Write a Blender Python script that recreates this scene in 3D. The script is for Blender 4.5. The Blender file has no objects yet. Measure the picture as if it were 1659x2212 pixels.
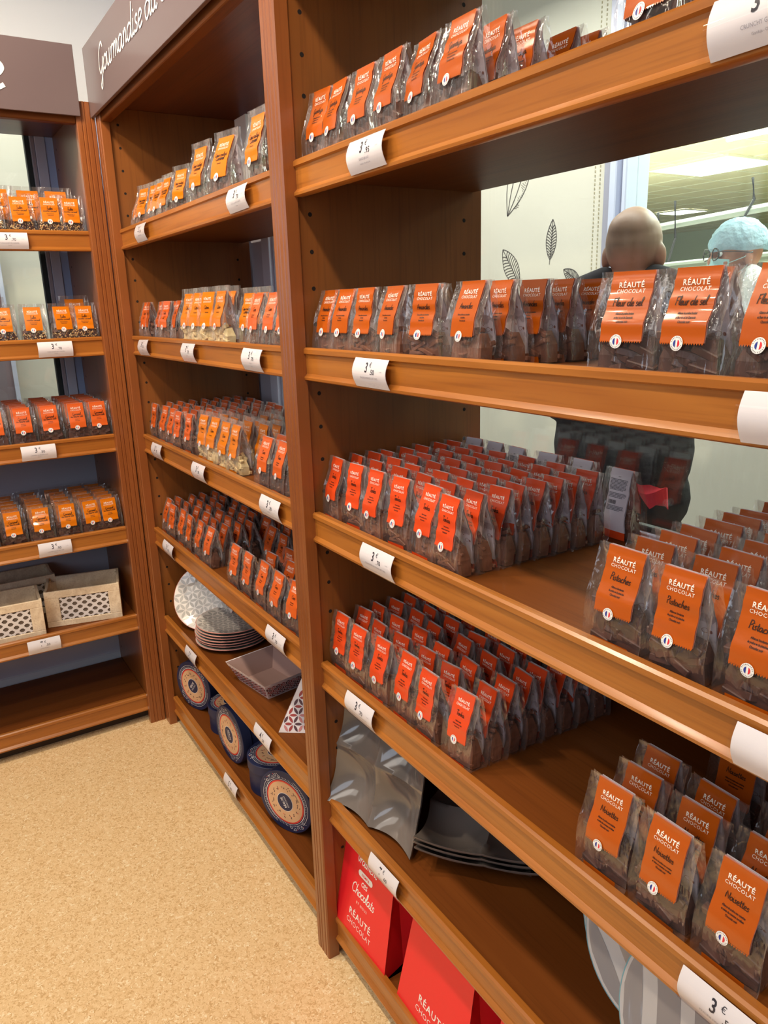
import bpy, bmesh, math, random
from mathutils import Matrix, Vector
PI = math.pi
random.seed(7)
sc = bpy.context.scene
COL = sc.collection

# ------------------------------------------------------------------ camera
cam = bpy.data.cameras.new('camera'); camo = bpy.data.objects.new('camera', cam); COL.objects.link(camo)
cam.sensor_fit = 'HORIZONTAL'; cam.sensor_width = 36.0; cam.lens = 36.0 * 1632.4 / 1659.0
cam.clip_start = 0.02; cam.clip_end = 60
camo.location = (2.7553, -0.6677, 1.55); camo.rotation_euler = (1.3028, 0.0291, 1.0111)
sc.camera = camo
# ------------------------------------------------------------------ world, lights, exposure
w = bpy.data.worlds.new('world'); sc.world = w; w.use_nodes = True
w.node_tree.nodes['Background'].inputs[0].default_value = (1.0, 0.93, 0.84, 1)
w.node_tree.nodes['Background'].inputs[1].default_value = 0.11
def lamp(name, kind, loc, energy, color, rot=(0, 0, 0), **kw):
    l = bpy.data.lights.new(name, kind); o = bpy.data.objects.new(name, l); COL.objects.link(o)
    l.energy = energy; l.color = color; o.location = loc; o.rotation_euler = rot
    for k, v in kw.items(): setattr(l, k, v)
    return o
def aim(o, target):
    o.rotation_euler = (Vector(target) - o.location).to_track_quat('-Z', 'Y').to_euler()
WARM = (1.0, 0.83, 0.62)
for x, y, e, t in ((0.75, -0.75, 76, (0.3, 0.0, 0.9)), (1.55, -0.72, 46, (1.3, 0.2, 1.0)), (2.35, -0.75, 52, (2.2, 0.2, 0.9)), (3.3, -0.8, 40, (2.7, 0.2, 0.9)), (0.9, -1.5, 84, (-0.1, -0.5, 0.6))):
    o = lamp('ceiling_spot', 'SPOT', (x, y, 3.0), e, WARM, spot_size=2.3, spot_blend=0.6, shadow_soft_size=0.05); aim(o, t)
aim(lamp('shop_fill', 'AREA', (2.2, -2.2, 2.95), 14, (1.0, 0.92, 0.82), shape='RECTANGLE', size=2.4, size_y=1.2), (1.2, -0.2, 0.9))  # added soft fill from the camera side, not a real fixture
lamp('shop_fill', 'AREA', (1.4, -3.0, 2.95), 20, (1.0, 0.94, 0.86), shape='RECTANGLE', size=2.4, size_y=1.2)  # second added fill, farther back in the shop, no fixture of its own
aim(lamp('shopfront_daylight', 'AREA', (3.6, -3.2, 2.0), 26, (0.72, 0.84, 1.0), shape='RECTANGLE', size=2.0, size_y=1.6), (-0.4, 0.0, 2.4))
# corridor and workshop behind the glass
lamp('corridor_panel', 'AREA', (0.6, 1.15, 2.72), 38, (1.0, 0.98, 0.95), shape='RECTANGLE', size=2.6, size_y=0.5)
lamp('corridor_panel', 'AREA', (-0.95, -0.6, 2.72), 15, (1.0, 0.98, 0.92), shape='RECTANGLE', size=0.5, size_y=1.6)
lamp('workshop_panel', 'AREA', (-1.5, 5.2, 2.8), 560, (0.93, 1.0, 0.93), shape='RECTANGLE', size=4.0, size_y=4.0)
lamp('workshop_panel', 'AREA', (1.4, 2.9, 2.8), 110, (0.93, 1.0, 0.95), shape='RECTANGLE', size=1.5, size_y=1.0)
lamp('workshop_ceiling_fill', 'AREA', (-2.5, 5.5, 1.6), 130, (1.0, 0.98, 0.86), rot=(PI, 0, 0), shape='RECTANGLE', size=5.0, size_y=3.0)  # upward fill added to brighten the workshop ceiling, no such lamp there
sc.view_settings.view_transform = 'Standard'; sc.view_settings.look = 'None'
sc.view_settings.exposure = 0.0; sc.view_settings.gamma = 1.0; sc.view_settings.use_curve_mapping = False
sc.cycles.transparent_max_bounces = 24
sc.cycles.max_bounces = 8
sc.cycles.caustics_reflective = False; sc.cycles.caustics_refractive = False

# ------------------------------------------------------------------ materials
def lin(r, g, b):
    f = lambda c: (c / 255 / 12.92) if c / 255 <= 0.04045 else ((c / 255 + 0.055) / 1.055) ** 2.4
    return (f(r), f(g), f(b), 1)
MATS = {}
def mat(name, rgb, rough=0.5, spec=0.5, coat=0.0, metal=0.0, emit=0.0, noise=None, bump=None, trans=0.0, alpha=1.0):
    m = bpy.data.materials.new(name); m.use_nodes = True; nt = m.node_tree; b = nt.nodes['Principled BSDF']
    c = lin(*rgb); b.inputs['Base Color'].default_value = c
    b.inputs['Roughness'].default_value = rough; b.inputs['Specular IOR Level'].default_value = spec
    b.inputs['Coat Weight'].default_value = coat; b.inputs['Coat Roughness'].default_value = 0.08; b.inputs['Metallic'].default_value = metal
    b.inputs['Alpha'].default_value = alpha
    if emit: b.inputs['Emission Color'].default_value = c; b.inputs['Emission Strength'].default_value = emit
    tc = nt.nodes.new('ShaderNodeTexCoord')
    if noise:
        sx, rgb2, detail = noise
        n = nt.nodes.new('ShaderNodeTexNoise'); n.inputs['Scale'].default_value = 1.0; n.inputs['Detail'].default_value = detail
        mp = nt.nodes.new('ShaderNodeMapping'); mp.inputs['Scale'].default_value = sx if hasattr(sx, '__len__') else (sx,) * 3
        r = nt.nodes.new('ShaderNodeValToRGB'); r.color_ramp.elements[0].position = 0.35; r.color_ramp.elements[1].position = 0.65
        r.color_ramp.elements[0].color = c; r.color_ramp.elements[1].color = lin(*rgb2)
        nt.links.new(tc.outputs['Object'], mp.inputs[0]); nt.links.new(mp.outputs[0], n.inputs['Vector']); nt.links.new(n.outputs[0], r.inputs[0]); nt.links.new(r.outputs[0], b.inputs['Base Color'])
    if bump:
        s, st, dist = bump
        n = nt.nodes.new('ShaderNodeTexNoise'); n.inputs['Scale'].default_value = s; n.inputs['Detail'].default_value = 3
        bp = nt.nodes.new('ShaderNodeBump'); bp.inputs['Strength'].default_value = st; bp.inputs['Distance'].default_value = dist
        nt.links.new(tc.outputs['Object'], n.inputs['Vector']); nt.links.new(n.outputs[0], bp.inputs['Height']); nt.links.new(bp.outputs[0], b.inputs['Normal'])
    MATS[name] = m; return m
def wood(name, c1, c2, c3, axis, rough=0.32, coat=0.35, fine=1.0, spec=0.5):
    """stained softwood: long cathedral grain along one axis"""
    m = bpy.data.materials.new(name); m.use_nodes = True; nt = m.node_tree; N = nt.nodes.new; L = nt.links.new; b = nt.nodes['Principled BSDF']
    tc = N('ShaderNodeTexCoord'); mp = N('ShaderNodeMapping'); L(tc.outputs['Object'], mp.inputs[0])
    s = [9.0 * fine, 9.0 * fine, 9.0 * fine]; s['xyz'.index(axis)] = 0.9 * fine
    mp.inputs['Scale'].default_value = s
    n1 = N('ShaderNodeTexNoise'); n1.inputs['Scale'].default_value = 1.0; n1.inputs['Detail'].default_value = 2; n1.inputs['Distortion'].default_value = 0.6
    L(mp.outputs[0], n1.inputs['Vector'])
    mul = N('ShaderNodeMath'); mul.operation = 'MULTIPLY'; mul.inputs[1].default_value = 7.0; L(n1.outputs[0], mul.inputs[0])
    sn = N('ShaderNodeMath'); sn.operation = 'PINGPONG'; sn.inputs[1].default_value = 1.0; L(mul.outputs[0], sn.inputs[0])
    mp2 = N('ShaderNodeMapping'); s2 = [170.0] * 3; s2['xyz'.index(axis)] = 5.0; mp2.inputs['Scale'].default_value = s2; L(tc.outputs['Object'], mp2.inputs[0])
    n2 = N('ShaderNodeTexNoise'); n2.inputs['Scale'].default_value = 1.0; n2.inputs['Detail'].default_value = 3; L(mp2.outputs[0], n2.inputs['Vector'])
    r1 = N('ShaderNodeValToRGB'); e = r1.color_ramp.elements; e[0].color = lin(*c1); e[0].position = 0.05; e[1].color = lin(*c2); e[1].position = 0.9
    L(sn.outputs[0], r1.inputs[0])
    mx = N('ShaderNodeMix'); mx.data_type = 'RGBA'; mx.blend_type = 'MIX'; r2 = N('ShaderNodeMapRange'); r2.inputs[1].default_value = 0.5; r2.inputs[2].default_value = 0.75; r2.inputs[4].default_value = 0.7
    L(n2.outputs[0], r2.inputs[0]); L(r2.outputs[0], mx.inputs[0]); L(r1.outputs[0], mx.inputs[6]); mx.inputs[7].default_value = lin(*c3)
    L(mx.outputs[2], b.inputs['Base Color'])
    b.inputs['Roughness'].default_value = rough; b.inputs['Coat Weight'].default_value = coat; b.inputs['Coat Roughness'].default_value = 0.18; b.inputs['Specular IOR Level'].default_value = spec
    bp = N('ShaderNodeBump'); bp.inputs['Strength'].default_value = 0.12; bp.inputs['Distance'].default_value = 0.001; L(n2.outputs[0], bp.inputs['Height']); L(bp.outputs[0], b.inputs['Normal'])
    MATS[name] = m; return m
wood('lip_wood', (176, 110, 44), (164, 98, 36), (142, 82, 30), 'x')
wood('board_wood', (118, 66, 26), (108, 58, 22), (94, 50, 18), 'x', rough=0.45, coat=0.0, fine=0.6, spec=0.12)
wood('stile_wood', (148, 86, 42), (140, 79, 38), (126, 70, 34), 'z', fine=0.8)
wood('panel_wood', (140, 84, 38), (130, 76, 34), (116, 66, 30), 'z', rough=0.35, coat=0.2, fine=0.5)
wood('dark_wood', (118, 62, 28), (104, 52, 22), (88, 42, 18), 'x', rough=0.4, coat=0.2, fine=0.6)
wood('crate_wood', (244, 226, 198), (228, 206, 176), (206, 180, 148), 'y', rough=0.65, coat=0.0, fine=1.4)
def floor_mat():
    m = bpy.data.materials.new('cork_floor'); m.use_nodes = True; nt = m.node_tree; N = nt.nodes.new; L = nt.links.new; b = nt.nodes['Principled BSDF']
    tc = N('ShaderNodeTexCoord'); mp = N('ShaderNodeMapping'); mp.inputs['Scale'].default_value = (1, 1, 1); L(tc.outputs['Object'], mp.inputs[0])
    nz = N('ShaderNodeTexNoise'); nz.inputs['Scale'].default_value = 90; L(mp.outputs[0], nz.inputs['Vector'])
    mixv = N('ShaderNodeMix'); mixv.data_type = 'RGBA'; mixv.inputs[0].default_value = 0.03; L(mp.outputs[0], mixv.inputs[6]); L(nz.outputs['Color'], mixv.inputs[7])
    v = N('ShaderNodeTexVoronoi'); v.inputs['Scale'].default_value = 210; L(mixv.outputs[2], v.inputs['Vector'])
    sep = N('ShaderNodeSeparateColor'); L(v.outputs['Color'], sep.inputs[0])
    r = N('ShaderNodeValToRGB'); r.color_ramp.interpolation = 'LINEAR'; e = r.color_ramp.elements
    e[0].position = 0.0; e[0].color = lin(212, 172, 120); e[1].position = 1.0; e[1].color = lin(255, 238, 202)
    for p_, c_ in ((0.18, (226, 190, 138)), (0.35, (238, 205, 155)), (0.8, (243, 212, 164)), (0.92, (248, 220, 175))):
        q = e.new(p_); q.color = lin(*c_)
    L(sep.outputs[0], r.inputs[0])
    n3 = N('ShaderNodeTexNoise'); n3.inputs['Scale'].default_value = 3.0; L(tc.outputs['Object'], n3.inputs['Vector'])
    mx = N('ShaderNodeMix'); mx.data_type = 'RGBA'; mx.blend_type = 'MULTIPLY'; mr = N('ShaderNodeMapRange'); mr.inputs[3].default_value = 0.0; mr.inputs[4].default_value = 0.35
    L(n3.outputs[0], mr.inputs[0]); L(mr.outputs[0], mx.inputs[0]); L(r.outputs[0], mx.inputs[6]); mx.inputs[7].default_value = (0.88, 0.85, 0.82, 1)
    L(mx.outputs[2], b.inputs['Base Color']); b.inputs['Roughness'].default_value = 0.55; b.inputs['Specular IOR Level'].default_value = 0.3
    MATS['floor'] = m
floor_mat()
def film_mat():
    m = bpy.data.materials.new('clear_film'); m.use_nodes = True; nt = m.node_tree; N = nt.nodes.new; L = nt.links.new
    for n in list(nt.nodes): nt.nodes.remove(n)
    out = N('ShaderNodeOutputMaterial'); tr = N('ShaderNodeBsdfTransparent'); tr.inputs[0].default_value = (0.985, 0.975, 0.97, 1)
    gl = N('ShaderNodeBsdfGlossy'); gl.inputs['Roughness'].default_value = 0.09; gl.inputs[0].default_value = (1, 1, 1, 1)
    df = N('ShaderNodeBsdfDiffuse'); df.inputs[0].default_value = (0.85, 0.78, 0.77, 1)
    lw = N('ShaderNodeLayerWeight'); lw.inputs[0].default_value = 0.35
    tc = N('ShaderNodeTexCoord'); nz = N('ShaderNodeTexNoise'); nz.inputs['Scale'].default_value = 42; nz.inputs['Detail'].default_value = 1.5; nz.inputs['Distortion'].default_value = 1.4
    mp = N('ShaderNodeMapping'); mp.inputs['Scale'].default_value = (1.3, 1.3, 0.55); L(tc.outputs['Object'], mp.inputs[0]); L(mp.outputs[0], nz.inputs['Vector'])
    bp = N('ShaderNodeBump'); bp.inputs['Strength'].default_value = 0.9; bp.inputs['Distance'].default_value = 0.005; L(nz.outputs[0], bp.inputs['Height'])
    for s in (gl, df): L(bp.outputs[0], s.inputs['Normal'])
    mg = N('ShaderNodeMixShader'); mg.inputs[0].default_value = 0.2; L(gl.outputs[0], mg.inputs[1]); L(df.outputs[0], mg.inputs[2])
    mr = N('ShaderNodeMapRange'); mr.inputs[3].default_value = 0.075; mr.inputs[4].default_value = 0.8; pf = N('ShaderNodeMath'); pf.operation = 'POWER'; pf.inputs[1].default_value = 1.7; L(lw.outputs['Facing'], pf.inputs[0]); L(pf.outputs[0], mr.inputs[0])
    ms = N('ShaderNodeMixShader'); L(mr.outputs[0], ms.inputs[0]); L(tr.outputs[0], ms.inputs[1]); L(mg.outputs[0], ms.inputs[2]); L(ms.outputs[0], out.inputs[0])
    MATS['film'] = m
film_mat()
def glass_mat(name, refl, tint):
    m = bpy.data.materials.new(name); m.use_nodes = True; nt = m.node_tree; N = nt.nodes.new; L = nt.links.new
    for n in list(nt.nodes): nt.nodes.remove(n)
    out = N('ShaderNodeOutputMaterial'); tr = N('ShaderNodeBsdfTransparent'); tr.inputs[0].default_value = tint
    gl = N('ShaderNodeBsdfGlossy'); gl.inputs['Roughness'].default_value = 0.02
    lw = N('ShaderNodeLayerWeight'); pw = N('ShaderNodeMath'); pw.operation = 'POWER'; pw.inputs[1].default_value = 5.0; L(lw.outputs['Facing'], pw.inputs[0]); mr = N('ShaderNodeMapRange'); mr.inputs[3].default_value = refl; mr.inputs[4].default_value = 0.9; L(pw.outputs[0], mr.inputs[0])
    ms = N('ShaderNodeMixShader'); L(mr.outputs[0], ms.inputs[0]); L(tr.outputs[0], ms.inputs[1]); L(gl.outputs[0], ms.inputs[2]); L(ms.outputs[0], out.inputs[0])
    MATS[name] = m
glass_mat('glass', 0.05, (0.95, 0.97, 0.95, 1)); glass_mat('holder', 0.03, (0.98, 0.98, 0.98, 1))
B_ = (0.5, 1.0)
mat('label_redorange', (222, 74, 30), 0.28, coat=0.5, bump=(60, 0.25, 0.002))
mat('label_orange', (186, 86, 14), 0.28, coat=0.5, bump=(60, 0.25, 0.002))
mat('label_amber', (218, 120, 4), 0.28, coat=0.5, bump=(60, 0.25, 0.002))
mat('label_coral', (218, 96, 34), 0.28, coat=0.5, bump=(60, 0.25, 0.002))
mat('print_white', (250, 245, 238), 0.45); mat('print_dark', (52, 26, 18), 0.5)
mat('back_white', (226, 216, 224), 0.4, coat=0.3, bump=(60, 0.25, 0.002)); mat('print_brown', (150, 96, 84), 0.5); mat('print_grey', (92, 88, 96), 0.5)
mat('seal_white', (248, 248, 248), 0.3, coat=0.4); mat('seal_blue', (40, 60, 150), 0.4); mat('seal_red', (225, 50, 62), 0.4)
mat('milk_choc', (134, 88, 68), 0.42, noise=(70, (116, 72, 54), 2)); mat('dark_choc', (72, 44, 38), 0.4, noise=(60, (92, 58, 50), 2))
mat('mid_choc', (112, 78, 64), 0.45, noise=(60, (88, 56, 46), 2)); mat('white_choc', (236, 218, 172), 0.45, noise=(80, (222, 198, 146), 2)); mat('nut', (214, 172, 112), 0.45)
mat('card', (238, 234, 242), 0.5); mat('card_print', (48, 46, 60), 0.5); mat('card_faint', (168, 164, 176), 0.5)
mat('sign_taupe', (108, 92, 94), 0.35, coat=0.2); mat('sign_white', (252, 252, 252), 0.5)
mat('wall_blue', (186, 206, 246), 0.75); mat('wall_lower', (206, 206, 220), 0.7, noise=((3, 3, 1), (196, 196, 212), 2))
mat('wall_white', (222, 228, 236), 0.8); mat('frame_white', (220, 228, 248), 0.35, coat=0.2); mat('frame_alu', (186, 186, 200), 0.35, metal=0.3); mat('gasket', (52, 62, 62), 0.6)
mat('cream', (234, 230, 212), 0.7, noise=(2.0, (228, 224, 206), 2)); mat('mauve', (148, 134, 140), 0.5); mat('seam', (188, 180, 150), 0.7); mat('ink', (98, 94, 92), 0.8)
mat('hole', (24, 12, 8), 0.9); mat('kick', (70, 55, 40), 0.9); mat('steel', (190, 190, 190), 0.25, metal=1.0)
mat('ceil_tile', (232, 222, 186), 0.5, noise=(1.0, (224, 214, 178), 2)); mat('ceil_rail', (235, 235, 215), 0.4)
mat('led', (255, 255, 252), 0.5, emit=5.0); mat('pipe', (120, 126, 118), 0.45, metal=0.3); mat('black', (18, 18, 20), 0.6)
mat('ws_floor', (205, 205, 192), 0.5); mat('ws_wall', (205, 222, 208), 0.6)
mat('skin', (190, 132, 106), 0.5, noise=(14, (172, 112, 90), 3)); mat('cloth_black', (26, 26, 30), 0.9, noise=(300, (34, 34, 40), 2)); mat('cloth_dark', (44, 38, 42), 0.9)
mat('cloth_red', (196, 36, 52), 0.85); mat('cloth_white', (226, 230, 232), 0.85); mat('mask', (176, 212, 214), 0.8); mat('frame_dark', (40, 34, 36), 0.25)
mat('plate_cream', (238, 232, 226), 0.12, coat=0.8); mat('plate_leaf', (184, 180, 176), 0.15, coat=0.8); mat('plate_pink', (226, 160, 150), 0.2, coat=0.6); mat('plate_under', (104, 106, 92), 0.3, coat=0.4)
mat('dish_grey', (118, 110, 106), 0.12, coat=0.8); mat('plate_blue', (128, 186, 204), 0.2, coat=0.5); mat('plate_grey', (180, 172, 170), 0.15, coat=0.8); mat('plate_white', (236, 230, 226), 0.15, coat=0.8)
mat('box_red', (240, 36, 46), 0.4, coat=0.15); mat('box_red_in', (150, 16, 22), 0.6); mat('box_navy', (34, 42, 78), 0.5); mat('art_beige', (222, 180, 140), 0.5); mat('art_coral', (226, 72, 60), 0.5); mat('art_white', (236, 236, 240), 0.5); mat('art_leaf', (96, 66, 66), 0.6)
mat('paper_mauve', (176, 146, 140), 0.6); mat('paper_white', (236, 228, 232), 0.5); mat('leaf_red', (166, 66, 62), 0.5); mat('leaf_brown', (92, 58, 66), 0.5); mat('leaf_pink', (206, 134, 134), 0.5)
mat('lattice', (236, 230, 228), 0.5); mat('taupe', (118, 102, 88), 0.8); mat('white_card', (214, 214, 212), 0.6)
def stubble_mat():
    m = mat('stubble', (176, 126, 102), 0.5); nt = m.node_tree; N = nt.nodes.new; L = nt.links.new; b = nt.nodes['Principled BSDF']
    tc = N('ShaderNodeTexCoord'); n = N('ShaderNodeTexNoise'); n.inputs['Scale'].default_value = 9; n.inputs['Detail'].default_value = 3; L(tc.outputs['Object'], n.inputs['Vector'])
    sp = N('ShaderNodeSeparateXYZ'); L(tc.outputs['Object'], sp.inputs[0])
    a = N('ShaderNodeMath'); a.operation = 'MULTIPLY_ADD'; a.inputs[1].default_value = 0.05; L(n.outputs[0], a.inputs[0]); L(sp.outputs['Z'], a.inputs[2])
    r = N('ShaderNodeMapRange'); r.inputs[1].default_value = 1.655; r.inputs[2].default_value = 1.70; L(a.outputs[0], r.inputs[0])
    mx = N('ShaderNodeMix'); mx.data_type = 'RGBA'; mx.inputs[6].default_value = lin(206, 140, 112); mx.inputs[7].default_value = lin(158, 128, 106); L(r.outputs[0], mx.inputs[0]); L(mx.outputs[2], b.inputs['Base Color'])
stubble_mat()
def net_mat():
    m = bpy.data.materials.new('hair_net'); m.use_nodes = True; nt = m.node_tree; N = nt.nodes.new; L = nt.links.new; b = nt.nodes['Principled BSDF']
    b.inputs['Base Color'].default_value = lin(172, 208, 226); b.inputs['Roughness'].default_value = 0.8
    tc = N('ShaderNodeTexCoord'); n = N('ShaderNodeTexNoise'); n.inputs['Scale'].default_value = 40; L(tc.outputs['Object'], n.inputs['Vector'])
    bp = N('ShaderNodeBump'); bp.inputs['Distance'].default_value = 0.01; L(n.outputs[0], bp.inputs['Height']); L(bp.outputs[0], b.inputs['Normal'])
    b.inputs['Alpha'].default_value = 0.74; MATS['net'] = m
net_mat()

# ------------------------------------------------------------------ mesh helpers
class MB:
    def __init__(s): s.v = []; s.f = []; s.m = []; s.mats = []
    def mi(s, name):
        if name not in s.mats: s.mats.append(name)
        return s.mats.index(name)
    def add(s, vs, fs, m):
        k = len(s.v); s.v += [tuple(p) for p in vs]; i = s.mi(m)
        for f in fs: s.f.append(tuple(k + q for q in f)); s.m.append(i)
    def box(s, a, b, m, T=None):
        x0, y0, z0 = a; x1, y1, z1 = b
        v = [(x0, y0, z0), (x1, y0, z0), (x1, y1, z0), (x0, y1, z0), (x0, y0, z1), (x1, y0, z1), (x1, y1, z1), (x0, y1, z1)]
        if T: v = [tuple(T @ Vector(p)) for p in v]
        s.add(v, [(0, 3, 2, 1), (4, 5, 6, 7), (0, 1, 5, 4), (1, 2, 6, 5), (2, 3, 7, 6), (3, 0, 4, 7)], m)
    def cbox(s, a, b, m, c=0.0015, T=None):
        """box with chamfered edges"""
        bm = bmesh.new(); bmesh.ops.create_cube(bm, size=1)
        for v in bm.verts: v.co = Vector([(a[i] + b[i]) / 2 + v.co[i] * (b[i] - a[i]) for i in range(3)])
        bmesh.ops.bevel(bm, geom=bm.edges[:], offset=c, segments=1, affect='EDGES')
        bm.verts.index_update()
        v = [(T @ q.co if T else q.co.copy()) for q in bm.verts]; f = [[q.index for q in fc.verts] for fc in bm.faces]; bm.free()
        s.add(v, f, m)
    def extr(s, prof, x0, x1, m, axis='x', cap=True):
        """closed profile of (a,b) points extruded along an axis"""
        n = len(prof); P = {'x': lambda t, a, b: (t, a, b), 'y': lambda t, a, b: (a, t, b), 'z': lambda t, a, b: (a, b, t)}[axis]
        v = [P(x0, a, b) for a, b in prof] + [P(x1, a, b) for a, b in prof]
        f = [(i, (i + 1) % n, n + (i + 1) % n, n + i) for i in range(n)]
        if cap: f += [tuple(range(n))[::-1], tuple(range(n, 2 * n))]
        s.add(v, f, m)
    def loft(s, rings, m, closed=True, cap0=False, cap1=False):
        n = len(rings[0]); v = [p for r in rings for p in r]; f = []
        for i in range(len(rings) - 1):
            for j in range(n if closed else n - 1):
                k = (j + 1) % n; f.append((i * n + j, i * n + k, (i + 1) * n + k, (i + 1) * n + j))
        if cap0: f.append(tuple(range(n))[::-1])
        if cap1: f.append(tuple(range((len(rings) - 1) * n, len(rings) * n)))
        s.add(v, f, m)
    def lathe(s, prof, m, n=48, T=None):
        rings = []
        for r, z in prof:
            rg = [Vector((r * math.cos(2 * PI * i / n), r * math.sin(2 * PI * i / n), z)) for i in range(n)]
            rings.append([T @ p for p in rg] if T else rg)
        s.loft(rings, m, cap0=prof[0][0] > 1e-6 and False, cap1=False)
    def tube(s, pts, r, m, n=8):
        pts = [Vector(p) for p in pts]; rings = []
        rr = r if hasattr(r, '__len__') else [r] * len(pts)
        for i, p in enumerate(pts):
            d = (pts[min(i + 1, len(pts) - 1)] - pts[max(i - 1, 0)]).normalized()
            a = d.cross(Vector((0, 0, 1)));  a = d.cross(Vector((1, 0, 0))) if a.length < 0.05 else a
            a.normalize(); b = d.cross(a)
            rings.append([p + (a * math.cos(2 * PI * k / n) + b * math.sin(2 * PI * k / n)) * rr[i] for k in range(n)])
        s.loft(rings, m, cap0=True, cap1=True)
    def flat(s, vs2, fs, fn, m): s.add([fn(a, b) for a, b in vs2], fs, m)
    def mesh(s, name, smooth=True, angle=0.6):
        me = bpy.data.meshes.new(name); me.from_pydata(s.v, [], s.f)
        for q in s.mats: me.materials.append(MATS[q])
        me.polygons.foreach_set('material_index', s.m); me.update()
        if smooth:
            me.polygons.foreach_set('use_smooth', [True] * len(me.polygons))
            try: me.set_sharp_from_angle(angle=angle)
            except Exception: pass
        return me
def put(name, me, parent=None, loc=(0, 0, 0), rot=(0, 0, 0)):
    if isinstance(me, MB): me = me.mesh(name)
    o = bpy.data.objects.new(name, me); COL.objects.link(o); o.location = loc; o.rotation_euler = rot
    if parent: o.parent = parent
    return o
def tag(o, label=None, cat=None, group=None, kind=None):
    if label: o['label'] = label
    if cat: o['category'] = cat
    if group: o['group'] = group
    if kind: o['kind'] = kind
    return o
def thing(name, label, cat, loc=(0, 0, 0), rot=(0, 0, 0), group=None):
    o = bpy.data.objects.new(name, None); COL.objects.link(o); o.location = loc; o.rotation_euler = rot; o.empty_display_size = 0.02
    return tag(o, label, cat, group)
def struct(name, me, loc=(0, 0, 0), parent=None):
    o = put(name, me, parent, loc)
    if not parent: o['kind'] = 'structure'
    return o
def copy_tree(o, parent=None):
    c = o.copy(); COL.objects.link(c); c.parent = parent
    for ch in o.children: copy_tree(ch, c)
    return c

# ------------------------------------------------------------------ lettering
_tc = {}
def text2d(s, size, bold=0.0, shear=0.0, spacing=1.0, sx=1.0):
    """printed capitals: centred 2D triangles of a string, size = cap height"""
    key = (s, size, bold, shear, spacing, sx)
    if key in _tc: return _tc[key]
    c = bpy.data.curves.new('t', 'FONT'); c.body = s; c.size = size / 0.72; c.offset = bold * size; c.shear = shear; c.space_character = spacing; c.resolution_u = 2
    c.align_x = 'CENTER'; o = bpy.data.objects.new('t', c); COL.objects.link(o)
    dg = bpy.context.evaluated_depsgraph_get(); me = o.evaluated_get(dg).to_mesh()
    vs = [(v.co.x * sx, v.co.y) for v in me.vertices]; fs = [tuple(p.vertices) for p in me.polygons]
    o.evaluated_get(dg).to_mesh_clear(); bpy.data.objects.remove(o); bpy.data.curves.remove(c)
    _tc[key] = (vs, fs); return vs, fs
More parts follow.
